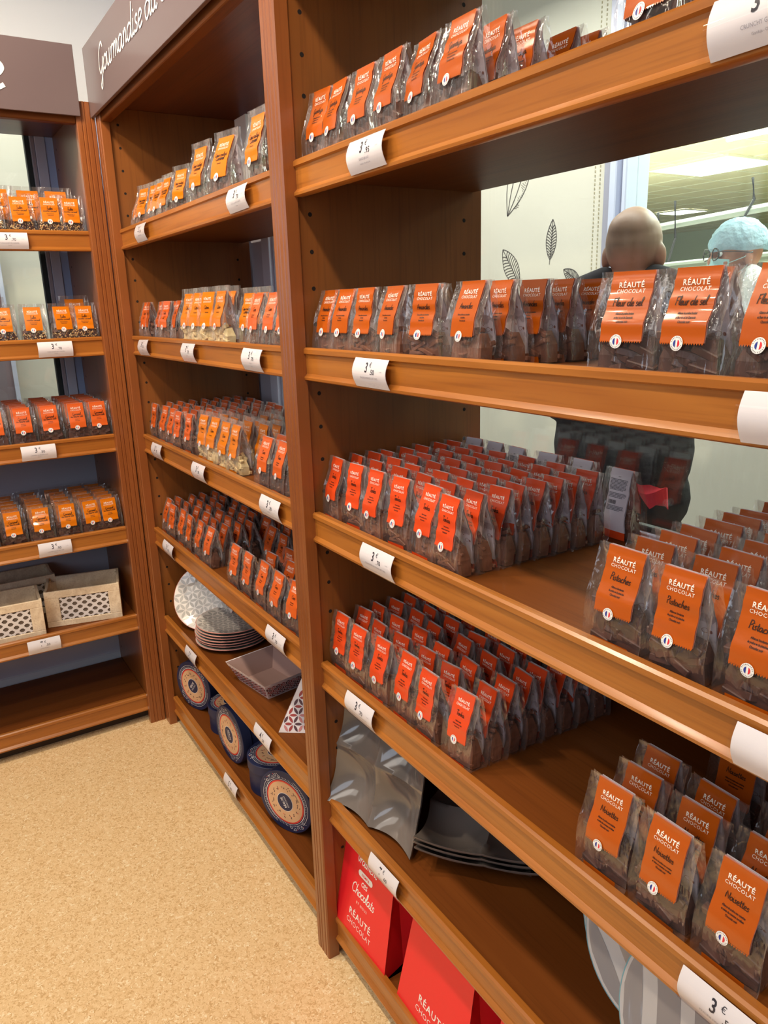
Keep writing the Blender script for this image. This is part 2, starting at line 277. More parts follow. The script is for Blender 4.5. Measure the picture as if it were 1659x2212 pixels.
GL = {
 'a': (1.1, [[(.85,.8),(.5,1),(.12,.75),(.08,.3),(.3,0),(.6,.2),(.85,.85),(.83,.2),(1.0,0),(1.15,.2)]]),
 'b': (.9, [[(0,.3),(.3,1.3),(.4,2),(.2,2.1),(.1,1.2),(.15,.2),(.4,0),(.75,.3),(.75,.8),(.45,1),(.2,.7)]]),
 'c': (.8, [[(.75,.8),(.5,1),(.12,.7),(.1,.25),(.4,0),(.8,.2)]]),
 'd': (1.15, [[(.85,.8),(.5,1),(.12,.75),(.08,.3),(.3,0),(.65,.2),(.9,.9),(1.02,2.1)],[(1.02,2.1),(.9,.7),(.9,.15),(1.05,0),(1.2,.2)]]),
 'e': (.8, [[(.05,.4),(.5,.55),(.7,.8),(.5,1),(.2,.85),(.1,.4),(.3,0),(.8,.2)]]),
 'f': (.65, [[(.75,1.9),(.55,2.1),(.4,1.7),(.3,0),(.2,-.8),(.05,-.9)],[(0,.95),(.65,1)]]),
 'h': (1.0, [[(.15,0),(.2,1),(.3,2.1)],[(.17,.4),(.5,1),(.75,.85),(.75,.2),(.95,0),(1.05,.15)]]),
 'i': (.42, [[(.15,1),(.12,.2),(.3,0),(.45,.2)],[(.2,1.4),(.25,1.5)]]),
 'j': (.45, [[(.3,1),(.25,-.4),(.05,-.9),(-.2,-.6),(.45,.15)],[(.35,1.4),(.4,1.5)]]),
 'k': (.85, [[(.12,0),(.15,2)],[(.75,1),(.2,.5),(.8,0)]]),
 'l': (.42, [[(.05,.3),(.35,1.4),(.35,2.1),(.18,2),(.12,.9),(.2,.1),(.45,.2)]]),
 'm': (1.15, [[(.1,1),(.1,0)],[(.1,.5),(.35,1),(.5,.8),(.5,0)],[(.5,.5),(.75,1),(.92,.8),(.92,.15),(1.15,.2)]]),
 'n': (.85, [[(.1,1),(.1,0)],[(.1,.5),(.4,1),(.62,.8),(.62,.15),(.88,.2)]]),
 'o': (.85, [[(.4,1),(.1,.7),(.1,.25),(.38,0),(.7,.3),(.7,.75),(.4,1),(.6,.85),(.9,.9)]]),
 'r': (.62, [[(.1,1),(.12,0)],[(.12,.5),(.35,.95),(.62,.95)]]),
 's': (.68, [[(.6,.85),(.4,1),(.18,.8),(.3,.55),(.55,.35),(.45,.05),(.08,.08)]]),
 't': (.6, [[(.3,1.7),(.25,.3),(.4,0),(.62,.2)],[(0,1.1),(.6,1.15)]]),
 'u': (.98, [[(.1,1),(.08,.3),(.3,0),(.6,.25),(.68,1),(.68,.2),(.85,0),(1,.2)]]),
 'A': (1.2, [[(0,0),(.6,2),(1.1,0)],[(.2,.7),(.95,.75)]]), 'C': (1.2, [[(1.1,1.6),(.8,2),(.2,1.5),(.15,.5),(.6,0),(1.15,.3)]]),
 'F': (1.05, [[(.2,0),(.25,1.9)],[(.1,1.9),(1.1,2)],[(.2,1.1),(.8,1.1)]]),
 'G': (1.25, [[(1.1,1.7),(.8,2.1),(.25,1.6),(.15,.6),(.5,0),(.9,.4),(1.05,1),(1,.2),(.8,-.9),(.55,-1.1),(.5,-.7),(1.25,.2)]]),
 'N': (1.3, [[(.1,0),(.2,2),(1,0),(1.15,2)]]), 'P': (1.0, [[(.2,0),(.25,2)],[(.1,1.9),(.7,2.05),(1,1.6),(.7,1.1),(.25,1)]]),
 'T': (.85, [[(.5,2),(.45,0)],[(0,1.95),(1.1,2.05)]]), 'V': (.95, [[(0,2),(.5,0),(1,2)]]), ' ': (.5, [])}
def smooth_line(p, k=4):
    if len(p) < 3: return p
    q = [p[0]] + list(p) + [p[-1]]; out = []
    for i in range(1, len(q) - 2):
        for j in range(k):
            t = j / k; a, b, c, d = q[i - 1], q[i], q[i + 1], q[i + 2]
            out.append(tuple(0.5 * (2 * b[n] + (c[n] - a[n]) * t + (2 * a[n] - 5 * b[n] + 4 * c[n] - d[n]) * t * t + (3 * b[n] - a[n] - 3 * c[n] + d[n]) * t ** 3) for n in (0, 1)))
    return out + [p[-1]]
def ribbon(pts, w):
    vs = []; fs = []; n = len(pts)
    for i, p in enumerate(pts):
        a = pts[max(i - 1, 0)]; b = pts[min(i + 1, n - 1)]; dx, dy = b[0] - a[0], b[1] - a[1]; l = math.hypot(dx, dy) or 1
        vs += [(p[0] - dy / l * w / 2, p[1] + dx / l * w / 2), (p[0] + dy / l * w / 2, p[1] - dx / l * w / 2)]
        if i: k = 2 * i; fs.append((k - 2, k - 1, k + 1, k))
    return vs, fs
def script2d(s, xh, w=0.16, slant=0.15, k=4, sx=1.0):
    """handwritten line: centred 2D ribbons, xh = x-height"""
    s = s.replace('é', 'e'); x = 0; V = []; F = []
    for ch in s:
        adv, st = GL[ch]
        for p in st:
            q = [((x + a + b * slant) * xh * sx, b * xh) for a, b in smooth_line(p, k)]
            vs, fs = ribbon(q, w * xh); o = len(V); V += vs; F += [tuple(o + i for i in f) for f in fs]
        x += adv
    c = x * xh * sx / 2
    return [(a - c, b) for a, b in V], F
def move2(t, dx, dy, rot=0):
    c, s = math.cos(rot), math.sin(rot)
    return [(a * c - b * s + dx, a * s + b * c + dy) for a, b in t[0]], t[1]
def disc2(cx, cy, r, n=16, r2=None):
    return [(cx + r * math.cos(2 * PI * i / n), cy + (r2 or r) * math.sin(2 * PI * i / n)) for i in range(n)], [tuple(range(n))]
def leaf2(cx, cy, l, wd, ang):
    pts = [(-l, 0), (-l * .5, wd * .8), (0, wd), (l * .5, wd * .8), (l, 0), (l * .5, -wd * .8), (0, -wd), (-l * .5, -wd * .8)]
    return move2((pts, [tuple(range(8))]), cx, cy, ang)
def ring2(cx, cy, r0, r1, n=48, ry=1.0):
    v = [(cx + r0 * math.cos(2 * PI * i / n), cy + ry * r0 * math.sin(2 * PI * i / n)) for i in range(n)] + [(cx + r1 * math.cos(2 * PI * i / n), cy + ry * r1 * math.sin(2 * PI * i / n)) for i in range(n)]
    return v, [(i, (i + 1) % n, n + (i + 1) % n, n + i) for i in range(n)]

# ------------------------------------------------------------------ layout of the three bays
Z = [0, 1.8114, 1.4727, 1.137, 0.796, 0.4499, 0.1136]         # top of each shelf lip
SURF = [z - 0.015 for z in Z]; DEP = 0.432
XA, XB, XC = 0.0765, 1.328, 1.3874; ST = 0.023; TOP = 2.195

# floor and shell
m = MB(); m.box((-2.2, -5, -0.05), (6, 0.5, 0), 'floor'); struct('floor', m)
m = MB(); m.box((-3.2, 0.5, -0.05), (6, 1.8, 0), 'ws_floor'); struct('floor', m)
m = MB(); m.box((-14, 1.8, -0.05), (6, 15, 0), 'ws_floor'); struct('floor', m)

WZ0, WZ1 = 1.1, 2.3
# back wall (behind the long run), window opening x 0.24..2.9
m = MB(); yb0, yb1 = 0.462, 0.56
m.box((-0.56, yb0, 0), (0.20, yb1, 3.1), 'wall_lower'); m.box((0.20, yb0, 0), (6, yb1, WZ0 - 0.02), 'wall_lower'); m.box((0.20, yb0, WZ1), (6, yb1, 3.1), 'wall_white')
struct('wall_back', m)
m = MB(); xb0, xb1 = -0.56, -0.462
m.box((xb0, -0.10, 0), (xb1, yb0, WZ0), 'wall_lower'); m.box((xb0, -0.10, WZ0), (xb1, yb0, 2.30), 'wall_blue'); m.box((xb0, -5, 0), (xb1, -0.10, WZ0), 'wall_lower'); m.box((xb0, -5, WZ1), (xb1, yb0, 3.1), 'wall_white')
struct('wall_left', m)
m = MB(); m.extr([(-0.462, 0), (-0.45, 0), (-0.45, 0.10), (-0.454, 0.118), (-0.462, 0.122)], -5, 0.46, 'wall_white', axis='y'); struct('baseboard_left', m)
def window(n, frames, glass):
    t = MB()
    for a, b, mt in frames: t.cbox(a, b, mt, 0.002)
    o = struct('window_%d' % n, t); g = MB(); g.box(*glass, 'glass'); put('pane', g, o); return o
fr = [((0.20, 0.44, 1.08), (0.262, 0.50, 2.3), 'frame_white'), ((0.262, 0.452, 1.13), (0.274, 0.49, 2.3), 'frame_alu'), ((0.274, 0.46, 1.13), (0.284, 0.48, 2.3), 'gasket'),
      ((0.262, 0.436, 1.078), (4.2, 0.52, 1.098), 'frame_white'), ((0.262, 0.45, 1.098), (4.2, 0.51, 1.112), 'frame_alu'), ((0.262, 0.458, 1.112), (4.2, 0.50, 1.122), 'frame_white'), ((0.284, 0.468, 1.122), (4.2, 0.485, 1.132), 'gasket'),
      ((0.262, 0.44, 2.26), (4.2, 0.50, 2.3), 'frame_white')]
window(1, fr, ((0.284, 0.472, 1.13), (4.2, 0.478, 2.262)))
fr = [((-0.50, -0.135, 1.1), (-0.455, -0.10, 2.3), 'frame_white'), ((-0.49, -0.150, 1.13), (-0.458, -0.136, 2.3), 'frame_alu'), ((-0.50, -0.168, 1.13), (-0.47, -0.151, 2.3), 'gasket'),
      ((-0.51, -3.0, 1.08), (-0.45, -0.136, 1.112), 'frame_white'), ((-0.50, -3.0, 1.112), (-0.458, -0.15, 1.13), 'frame_alu'), ((-0.50, -3.0, 2.26), (-0.455, -0.136, 2.3), 'frame_white')]
window(2, fr, ((-0.488, -3.0, 1.13), (-0.482, -0.168, 2.262)))
# beyond the left window: cream sliding panels
m = MB()
for i in range(9): m.box((-1.42, -3.2 + i * 0.36, 0.02), (-1.40, -2.846 + i * 0.36, 2.9), 'cream')
for i in range(9): m.box((-1.40, -2.85 + i * 0.36, 0.02), (-1.394, -2.838 + i * 0.36, 2.9), 'seam')
struct('wall_corridor', m)
m = MB(); m.cbox((-1.35, -0.85, 0.3), (-1.31, -0.215, 1.92), 'mauve', 0.004); m.cbox((-1.31, -0.235, 0.3), (-1.300, -0.215, 1.92), 'frame_white', 0.002)
tag(put('door_panel', m), 'mauve grey panel standing in the corridor behind the left window', 'panel')
m = MB(); m.cbox((-1.39, -1.1, 2.02), (-1.38, -0.16, 2.16), 'card', 0.002); m.cbox((-1.385, -1.1, 1.9), (-1.375, -0.10, 2.03), 'card', 0.002)
tag(put('wall_poster', m), 'pale grey sheet fixed on the cream corridor wall seen through left window', 'poster')

# beyond the back window: cream wall with cocoa drawings, white door frame and workshop
YW = 1.8
m = MB(); m.box((-3.2, YW, 0), (0.50, YW + 0.08, 3.1), 'cream'); m.box((0.50, YW, 0), (6, YW + 0.08, 1.28), 'cream'); m.box((0.50, YW, 2.75), (6, YW + 0.08, 3.1), 'cream')
wc = struct('wall_cream', m)
t = MB()
for xa in (0.435, 0.462):
    z = 0.05
    while z < 2.9: t.box((xa, YW - 0.003, z), (xa + 0.0035, YW, z + 0.008), 'seam'); z += 0.016
put('stitched_seam', t, wc)
m = MB(); m.cbox((0.50, YW - 0.02, 0), (0.545, YW + 0.1, 2.8), 'frame_alu', 0.003); m.cbox((0.545, YW - 0.04, 0), (0.58, YW + 0.1, 2.8), 'frame_white', 0.004); m.cbox((0.58, YW - 0.01, 0), (0.60, YW + 0.1, 2.8), 'frame_alu', 0.003); m.cbox((0.60, YW - 0.03, 0), (0.622, YW + 0.1, 2.8), 'frame_white', 0.004)
m.cbox((0.622, YW - 0.02, 1.26), (6, YW + 0.1, 1.31), 'frame_white', 0.004); m.cbox((0.622, YW - 0.02, 2.72), (6, YW + 0.1, 2.8), 'frame_white', 0.004)
o = struct('window_3', m); g = MB(); g.box((0.622, YW + 0.03, 1.31), (6, YW + 0.036, 2.72), 'glass'); put('pane', g, o)
def wfn(cx, cz, d=0.0015): return lambda a, b: (cx + a, YW - d, cz + b)
def leaf_drawing(cx, cz, L, W, ang, label):
    t = MB(); lines = []
    side = [(W * math.sin(PI * k / 14) ** 0.8 * (1 - 0.15 * k / 14), -L / 2 + L * k / 14) for k in range(15)]
    lines.append(side); lines.append([(-a, b) for a, b in side]); lines.append([(0, -L * .62), (0.002, 0), (0, L / 2)])
    for k in range(2, 13):
        a, b = side[k]
        for sg in (1, -1): lines.append([(0, b - L * .09), (sg * a * .55, b - L * .02), (sg * a * .97, b + L * .005)])
    for l in lines: t.flat(*move2(ribbon(smooth_line(l, 3), 0.0035), 0, 0, ang), wfn(cx, cz), 'ink')
    put('leaf_drawing', t, wc)
leaf_drawing(0.20, 1.80, 0.165, 0.033, -0.08, ''); leaf_drawing(-0.06, 1.70, 0.20, 0.05, 0.62, ''); leaf_drawing(0.33, 1.64, 0.12, 0.03, 1.0, '')
t = MB()
for sg in (0.0, 0.35, 0.7, 1.0):
    l = [(0.07 * math.sin(PI * k / 12) * (1 - 1.9 * sg) , -0.17 + 0.34 * k / 12) for k in range(13)]
    t.flat(*move2(ribbon(l, 0.004), 0, 0, -0.42), wfn(-0.02, 2.08), 'ink')
for k in range(26):
    l = [(0.045 + 0.012 * math.sin(k), -0.12 + 0.009 * k), (0.062 * math.sin(PI * (k + 5) / 36), -0.125 + 0.009 * k)]
    t.flat(*move2(ribbon(l, 0.002), 0, 0, -0.42), wfn(-0.02, 2.08), 'ink')
put('cocoa_pod_drawing', t, wc)
m = MB(); m.box((-3.2, 0.5, 2.9), (6, 1.8, 2.95), 'wall_white'); struct('ceiling_corridor', m)
m = MB(); m.box((-3.2, -5, 2.9), (-0.56, 0.5, 2.95), 'wall_white'); struct('ceiling_side', m)
m = MB(); m.box((-14, 1.88, 2.95), (6, 15, 3.0), 'ceil_tile')
for i in range(34): m.box((-14 + i * 0.6, 1.9, 2.945), (-13.975 + i * 0.6, 15, 2.95), 'ceil_rail')
for i in range(22): m.box((-14, 1.9 + i * 0.6, 2.944), (6, 1.925 + i * 0.6, 2.95), 'ceil_rail')
struct('ceiling_workshop', m)
m = MB(); m.box((-14, 15, 0), (6, 15.1, 3), 'ws_wall'); m.box((-14.1, 1.88, 0), (-14, 15, 3), 'ws_wall'); struct('wall_workshop', m)
def led(x0, x1, y0, y1, label):
    t = thing('ceiling_light', label, 'ceiling light', ((x0 + x1) / 2, (y0 + y1) / 2, 2.94)); hx, hy = (x1 - x0) / 2, (y1 - y0) / 2
    a = MB(); a.box((-hx, -hy, -0.012), (hx, hy, -0.004), 'led'); put('diffuser', a, t)
    a = MB()
    for p, q in (((-hx - .03, -hy - .03, -.014), (hx + .03, -hy, .004)), ((-hx - .03, hy, -.014), (hx + .03, hy + .03, .004)), ((-hx - .03, -hy, -.014), (-hx, hy, .004)), ((hx, -hy, -.014), (hx + .03, hy, .004))): a.box(p, q, 'ceil_rail')
    put('frame', a, t)
led(-3.55, -2.55, 6.9, 7.85, 'large square glowing ceiling panel in the workshop, right of the bald head')
led(-9.9, -9.3, 9.6, 10.2, 'small far glowing ceiling panel in the workshop just above the bald head')
led(-6.6, -6.0, 10.8, 11.4, 'small far glowing ceiling panel in the workshop between the two heads')
t = thing('tube_light', 'fluorescent tube light hanging under the workshop ceiling near upper right edge', 'tube light', (-0.2, 4.6, 2.62))
a = MB(); a.tube([(-0.75, 0, 0), (0.75, 0, 0)], 0.018, 'led', 10); put('tube', a, t)
a = MB(); a.cbox((-0.8, -0.06, 0.02), (0.8, 0.06, 0.06), 'ceil_rail', 0.008); put('housing', a, t)
a = MB(); a.tube([(-0.6, 0, 0.06), (-0.6, 0, 0.32)], 0.008, 'pipe'); a.tube([(0.6, 0, 0.06), (0.6, 0, 0.32)], 0.008, 'pipe'); put('hanger', a, t)
for i, (p, q, r, lb) in enumerate((((-4.6, 6.2, 2.14), (1.5, 5.3, 2.34), 0.035, 'thick grey pipe crossing the workshop behind the two heads, nearest'), ((-7, 8.6, 2.47), (1, 7.6, 2.5), 0.03, 'upper thin grey pipe running across far workshop'), ((-3.2, 4.4, 1.72), (0.5, 3.6, 1.76), 0.028, 'low steel rail in the workshop beside the masked worker'))):
    a = MB(); a.tube([p, q], r, 'pipe', 10); tag(put('pipe', a), lb, 'pipe', 'pipes and rails in the workshop')
for i, (x, y, z0, z1, lb) in enumerate(((-2.3, 5.8, 1.75, 2.42, 'long black cable hanging from the pipe'), (-2.65, 6.0, 2.0, 2.36, 'short black cable left of the long one'), (-1.45, 5.7, 2.15, 2.5, 'black cable hanging right above the hairnet'))):
    a = MB(); a.tube([(x, y, z1), (x + .03, y, (z0 + z1) / 2), (x - .07, y, z0)], 0.012, 'black', 6); tag(put('cable', a), lb + ' in the workshop', 'cable', 'cables in the workshop')
t = MB(); t.cbox((-3.6, 5.0, 1.52), (-0.6, 5.5, 1.60), 'pipe', 0.01)
for x in (-3.4, -2.6, -1.8, -1.0): t.tube([(x, 5.0, 1.2), (x, 5.0, 1.74), (x + .12, 5.0, 1.80), (x + .3, 5.0, 1.78)], 0.018, 'pipe')
tag(put('conveyor_frame', t), 'steel machine frame with bent tubes between the two heads', 'machine')

# ------------------------------------------------------------------ shelving bays
LIP = [(0.016, 0), (0.004, 0.0005), (0.0, -0.003), (0.0, -0.011), (0.0045, -0.0135), (0.005, -0.050), (0.0015, -0.0535), (-0.0015, -0.057), (-0.001, -0.0615), (0.002, -0.0635), (0.016, -0.0635)]
def shelf(parent, x0, x1, k):
    z = Z[k]; h = 1.0 if k < 6 else 1.06
    s = MB(); s.cbox((x0 - 0.009, 0.0162, z - 0.034), (x1 + 0.009, DEP, z - 0.015), 'board_wood', 0.0015); o = put('shelf', s, parent)
    l = MB(); l.extr([(a, z + b * h) for a, b in LIP], x0, x1, 'lip_wood'); put('front_lip', l, o); return o
def side_panel(parent, x0, x1, holes_at, facing):
    p = MB(); p.cbox((x0, 0.006, 0), (x1, 0.452, TOP - 0.02), 'panel_wood', 0.001)
    for y in (0.034, 0.404):
        z = 0.16
        while z < 2.16:
            xx = holes_at; n = 12
            v = [(xx, y + 0.0042 * math.cos(2 * PI * i / n), z + 0.0042 * math.sin(2 * PI * i / n)) for i in range(n)]
            p.add(v, [tuple(range(n))], 'hole'); z += 0.0678
    put('side_panel', p, parent)
def stile(parent, x0, x1, y0=-ST, y1=0.0055):
    w = x1 - x0; g = 0.0025; p = [(x0, y1), (x0, y0 + 0.003), (x0 + 0.003, y0)]
    for a in ((0.30, 0.5, 0.78) if w > 0.055 else (0.6,)):
        c = x0 + w * a; p += [(c - g, y0), (c - g * .3, y0 + 0.0022), (c + g * .3, y0 + 0.0022), (c + g, y0)]
    p += [(x1 - 0.003, y0), (x1, y0 + 0.003), (x1, y1)]
    s = MB(); s.extr(p[::-1], 0, TOP, 'stile_wood', axis='z'); put('stile', s, parent)
def bay(label, loc, rot, x0, x1, left_stile, right_stile, back):
    t = thing('shelving_unit', label, 'shelving unit', loc, rot)
    for k in range(1, 7): shelf(t, x0, x1, k)
    side_panel(t, x0 - 0.026, x0 - 0.009, x0 - 0.0087, 1); side_panel(t, x1 + 0.009, x1 + 0.026, x1 + 0.0087, -1)
    if left_stile: stile(t, *left_stile)
    if right_stile: stile(t, *right_stile)
    s = MB(); s.cbox((x0 - 0.018, 0.006, TOP - 0.02), (x1 + 0.018, 0.455, TOP), 'dark_wood', 0.001); put('top_board', s, t)
    s = MB(); s.cbox((x0, -0.018, 2.13), (x1, 0.012, TOP), 'board_wood', 0.002); put('top_rail', s, t)
    s = MB(); s.box((x0 - 0.009, 0.05, 0), (x1 + 0.009, 0.065, 0.075), 'kick'); put('toe_kick', s, t)
    if back: s = MB(); s.box((x0 - 0.009, 0.44, 0.03), (x1 + 0.009, 0.446, 1.062), 'dark_wood'); put('back_panel', s, t)
    return t
bay('middle wooden shelving bay in the corner under the taupe banner', (0, 0, 0), (0, 0, 0), XA, XB, (ST + 0.0002, XA), (XB, XC), True)
bay('nearest wooden shelving bay on the right, full of clear bags', (0, 0, 0), (0, 0, 0), XC, 2.72, None, (2.72, 2.78), True)
# left bay faces +X : local x -> world y, local y -> world -x
RZ = PI / 2
def A_loc(y, x): return (y, -x)     # world (x,y) -> local coordinates of the left bay are (y, -x)
bay('left wooden shelving bay standing at right angle, holding two wooden crates', (0, 0, 0), (0, 0, RZ), -1.45, -0.082, (-1.51, -1.45), (-0.082, -0.0232), False)
# taupe banners
def banner(label, word, rot, x0, x1, tx, tz, xh, y=-0.036, sx_=1.38):
    t = thing('banner_sign', label, 'sign', (0, 0, 0), rot)
    s = MB(); s.cbox((x0, y, 2.1487), (x1, y + 0.010, 2.3487), 'sign_taupe', 0.0008); put('sign_board', s, t)
    V, F = script2d(word, xh, w=0.17, slant=0.16, k=8, sx=sx_); x_min = min(a for a, b in V); s = MB()
    s.add([(tx + a - x_min, y - 0.0012 - 0.0006 * ((i // 2) % 40) / 40, tz + b) for i, (a, b) in enumerate(V)], F, 'sign_white'); put('lettering', s, t)
banner('taupe banner with white script lettering above the middle bay', 'Gourmandise du chocolat', (0, 0, 0), 0.012, 2.0, 0.205, 2.229, 0.035)
banner('taupe banner above the left bay, end of one white script letter showing', 'e', (0, 0, RZ), -1.45, -0.07, -0.330, 2.2, 0.075, sx_=0.9)

# ------------------------------------------------------------------ price tags
def curve_y(v): return -0.0035 - 0.0085 * math.sin(PI * min(max(v, 0), 1))
def make_tag(price, cents, lines, w=0.108, h=0.049, tilt=0.0):
    t = thing('price_tag', 'x', 'price tag', group='price tags on the shelf lips')
    fn = lambda d: (lambda a, b: (a, curve_y((b + h / 2) / h) - d, b))
    s = MB(); n = 12
    V = [(sx * w / 2, -h / 2 + h * i / n) for i in range(n + 1) for sx in (-1, 1)]
    F = [(2 * i, 2 * i + 1, 2 * i + 3, 2 * i + 2) for i in range(n)]
    s.flat(V, F, fn(0), 'card'); s.flat(V, [f[::-1] for f in F], lambda a, b: (a, curve_y((b + h / 2) / h) + 0.0006, b), 'card')
    def ink(t2, m_='card_print'): s.flat(*t2, fn(0.0004), m_)
    if price:
        ink(move2(text2d(price, 0.0165, 0.02, sx=0.8), -0.008, 0.002)); ink(move2(text2d('€', 0.0075), 0.004, 0.011)); ink(move2(text2d('.' + cents, 0.0085, 0.01), 0.012, -0.001))
    for i, l in enumerate(lines): ink(move2(text2d(l, (0.0036, 0.0024, 0.002)[i], sx=0.85), 0, (-0.009, -0.015, -0.019)[i]), 'card_faint')
    ink(move2(text2d('Le kilo', 0.002), w * .36, 0.004), 'card_faint')
    put('card', s, t)
    hd = MB(); hd.flat([(a * 1.06, b * 1.04) for a, b in V], F, fn(0.0012), 'holder'); put('clear_holder', hd, t)
    return t
KN = ['', 'top', 'second', 'third', 'fourth', 'fifth', 'bottom']
def tag_R(x, k, price, cents, lines, side, dz=0.0, roll=0.0):
    t = make_tag(price, cents, lines); t.location = (x, 0, Z[k] - 0.034 + dz); t.rotation_euler = (0, roll, 0)
    t['label'] = side
def tag_A(y, k, price, cents, lines, lab, roll=0.0):
    t = make_tag(price, cents, lines); t.location = (0, y, Z[k] - 0.034); t.rotation_euler = (0, roll, RZ); t['label'] = lab
for x, k, p_, c_, ln, lb in (
    (1.66, 1, '3', '95', ['GIANDUJA LAIT', 'Gianduja - Chocolat au lait'], 'price tag 3.95 on the highest lip of the right bay'),
    (2.318, 1, '3', '', ['CRUNCHY GIANDUJA', 'Gianduja - Chocolat'], 'large price tag cut by the top right corner'),
    (1.652, 2, '3', '50', ['PRALINE AMANDE LAIT 100G'], 'price tag 3.50 under the almond chocolate bags, right bay second lip'),
    (2.383, 2, '', '', ['FLEUR DE SEL'], 'price tag at right edge under the bags beside the man'),
    (1.652, 3, '3', '70', ['PRALINE FEVE DE TONKA LAIT 100G'], 'price tag 3.70 on the third lip of right bay, under red-orange bags'),
    (2.41, 3, '', '', ['PISTACHE'], 'blank looking price tag at right edge below the three orange bags'),
    (1.565, 4, '3', '70', ['PRALINE FEVE DE TONKA LAIT 100G'], 'price tag 3.70 above the upright grey dish'),
    (2.375, 4, '3', '50', ['PRALINE NOISETTE NOIR'], 'large price tag 3.50 in the bottom right corner above striped plates'),
    (1.637, 5, '7', '60', ['COUPELLE'], 'price tag 7.60 over the red gift box'),
    (0.347, 1, '3', '70', ['COEUR COULANT'], 'small price tag at left end of the middle bay top lip'),
    (1.121, 1, '3', '70', ['COEUR COULANT CARAMEL', 'Chocolat'], 'price tag near the right end of the middle bay top lip'),
    (0.236, 2, '3', '70', ['CAFE'], 'leftmost of three price tags on the middle bay second lip'),
    (0.69, 2, '3', '70', ['BLANC'], 'middle of three price tags on second lip, under pale chocolate bags'),
    (1.138, 2, '3', '70', ['COCO', 'Chocolat'], 'rightmost of three price tags on the middle bay second lip'),
    (0.26, 3, '3', '70', ['CAFE'], 'leftmost of three price tags on the middle bay third lip'),
    (0.679, 3, '3', '70', ['BLANC'], 'middle of three price tags on the middle bay third lip'),
    (1.181, 3, '3', '70', ['COCO'], 'rightmost of three price tags on the middle bay third lip'),
    (0.268, 4, '3', '70', ['CAFE'], 'price tag above the leaning patterned plate'),
    (1.157, 4, '3', '70', ['COCO'], 'price tag 3.70 above the patterned paper tray'),
    (0.406, 5, '5', '', ['ASSIETTE'], 'price tag between stacked plates and the leftmost navy box'),
    (1.016, 5, '4', '50', [], 'price tag 4.50 above the navy boxes, near the paper pyramid'),
    (0.70, 6, '5', '90', [], 'lowest price tag, on the bottom lip near the floor')):
    tag_R(x, k, p_, c_, ln, lb, roll=random.uniform(-.02, .02))
for y, k, p_, c_, ln, lb in (
    (-0.325, 1, '3', '70', ['TUILES NOISETTES CARAMEL', 'Chocolat'], 'price tag at left edge on the left bay top lip'),
    (-0.235, 2, '3', '70', ['TUILES NOISETTES CARAMEL', 'Chocolat'], 'price tag 3.70 on the left bay second lip'),
    (-0.333, 3, '3', '50', ['CARAMELS AU BEURRE SALE', 'Chocolat'], 'price tag 3.50 on the left bay third lip'),
    (-0.327, 4, '3', '50', ['CARAMELS AU BEURRE SALE', 'Chocolat'], 'price tag 3.50 on the left bay lip above the wooden crates'),
    (-0.41, 5, '7', '50', ['CAISSETTE BOIS'], 'price tag 7.50 on the lip under the wooden crates')):
    tag_A(y, k, p_, c_, ln, lb)
#@@PART2

# ------------------------------------------------------------------ clear bags of chocolates
import bisect
def interp(x, xs, ys):
    if x <= xs[0]: return ys[0]
    if x >= xs[-1]: return ys[-1]
    i = bisect.bisect(xs, x) - 1; t = (x - xs[i]) / (xs[i + 1] - xs[i]); t = t * t * (3 - 2 * t); return ys[i] + (ys[i + 1] - ys[i]) * t
class Shape:
    def __init__(s, W=0.0385, D=0.019, H=0.130, extra=0.0, seed=0, lean=0.0):
        s.W, s.D, s.H, s.extra, s.lean = W, D, H, extra, lean; s.rng = random.Random(seed); s.ph = [s.rng.uniform(0, 6) for _ in range(6)]
    def d(s, z): return s.D * interp(z / s.H, [0, .06, .3, .5, .7, .86, .97, 1.0], [.93, 1.0, 1.04, .86, .52, .27, .07, .06])
    def wd(s, z): return s.W * interp(z / s.H, [0, .08, .5, 1.0], [.95, 1.0, .99, .96])
    def gus(s, z): return s.W * interp(z / s.H, [0, .35, .8, 1.0], [.03, .12, .5, .62])
    def mid(s, z): return s.lean * (z / s.H) ** 1.5 * s.H + 0.0012 * math.sin(z * 90 + s.ph[0])
    def front(s, a, z, off=0.0):      # surface of the front face
        dd = s.d(min(z, s.H)); b = 1 + 0.10 * math.cos(PI * a / (2 * s.W))
        return (a, s.mid(z) - dd * b - off, z)
    def back(s, a, z, off=0.0):
        dd = s.d(min(z, s.H)); b = 1 + 0.10 * math.cos(PI * a / (2 * s.W))
        return (a, s.mid(z) + dd * b + off, z)
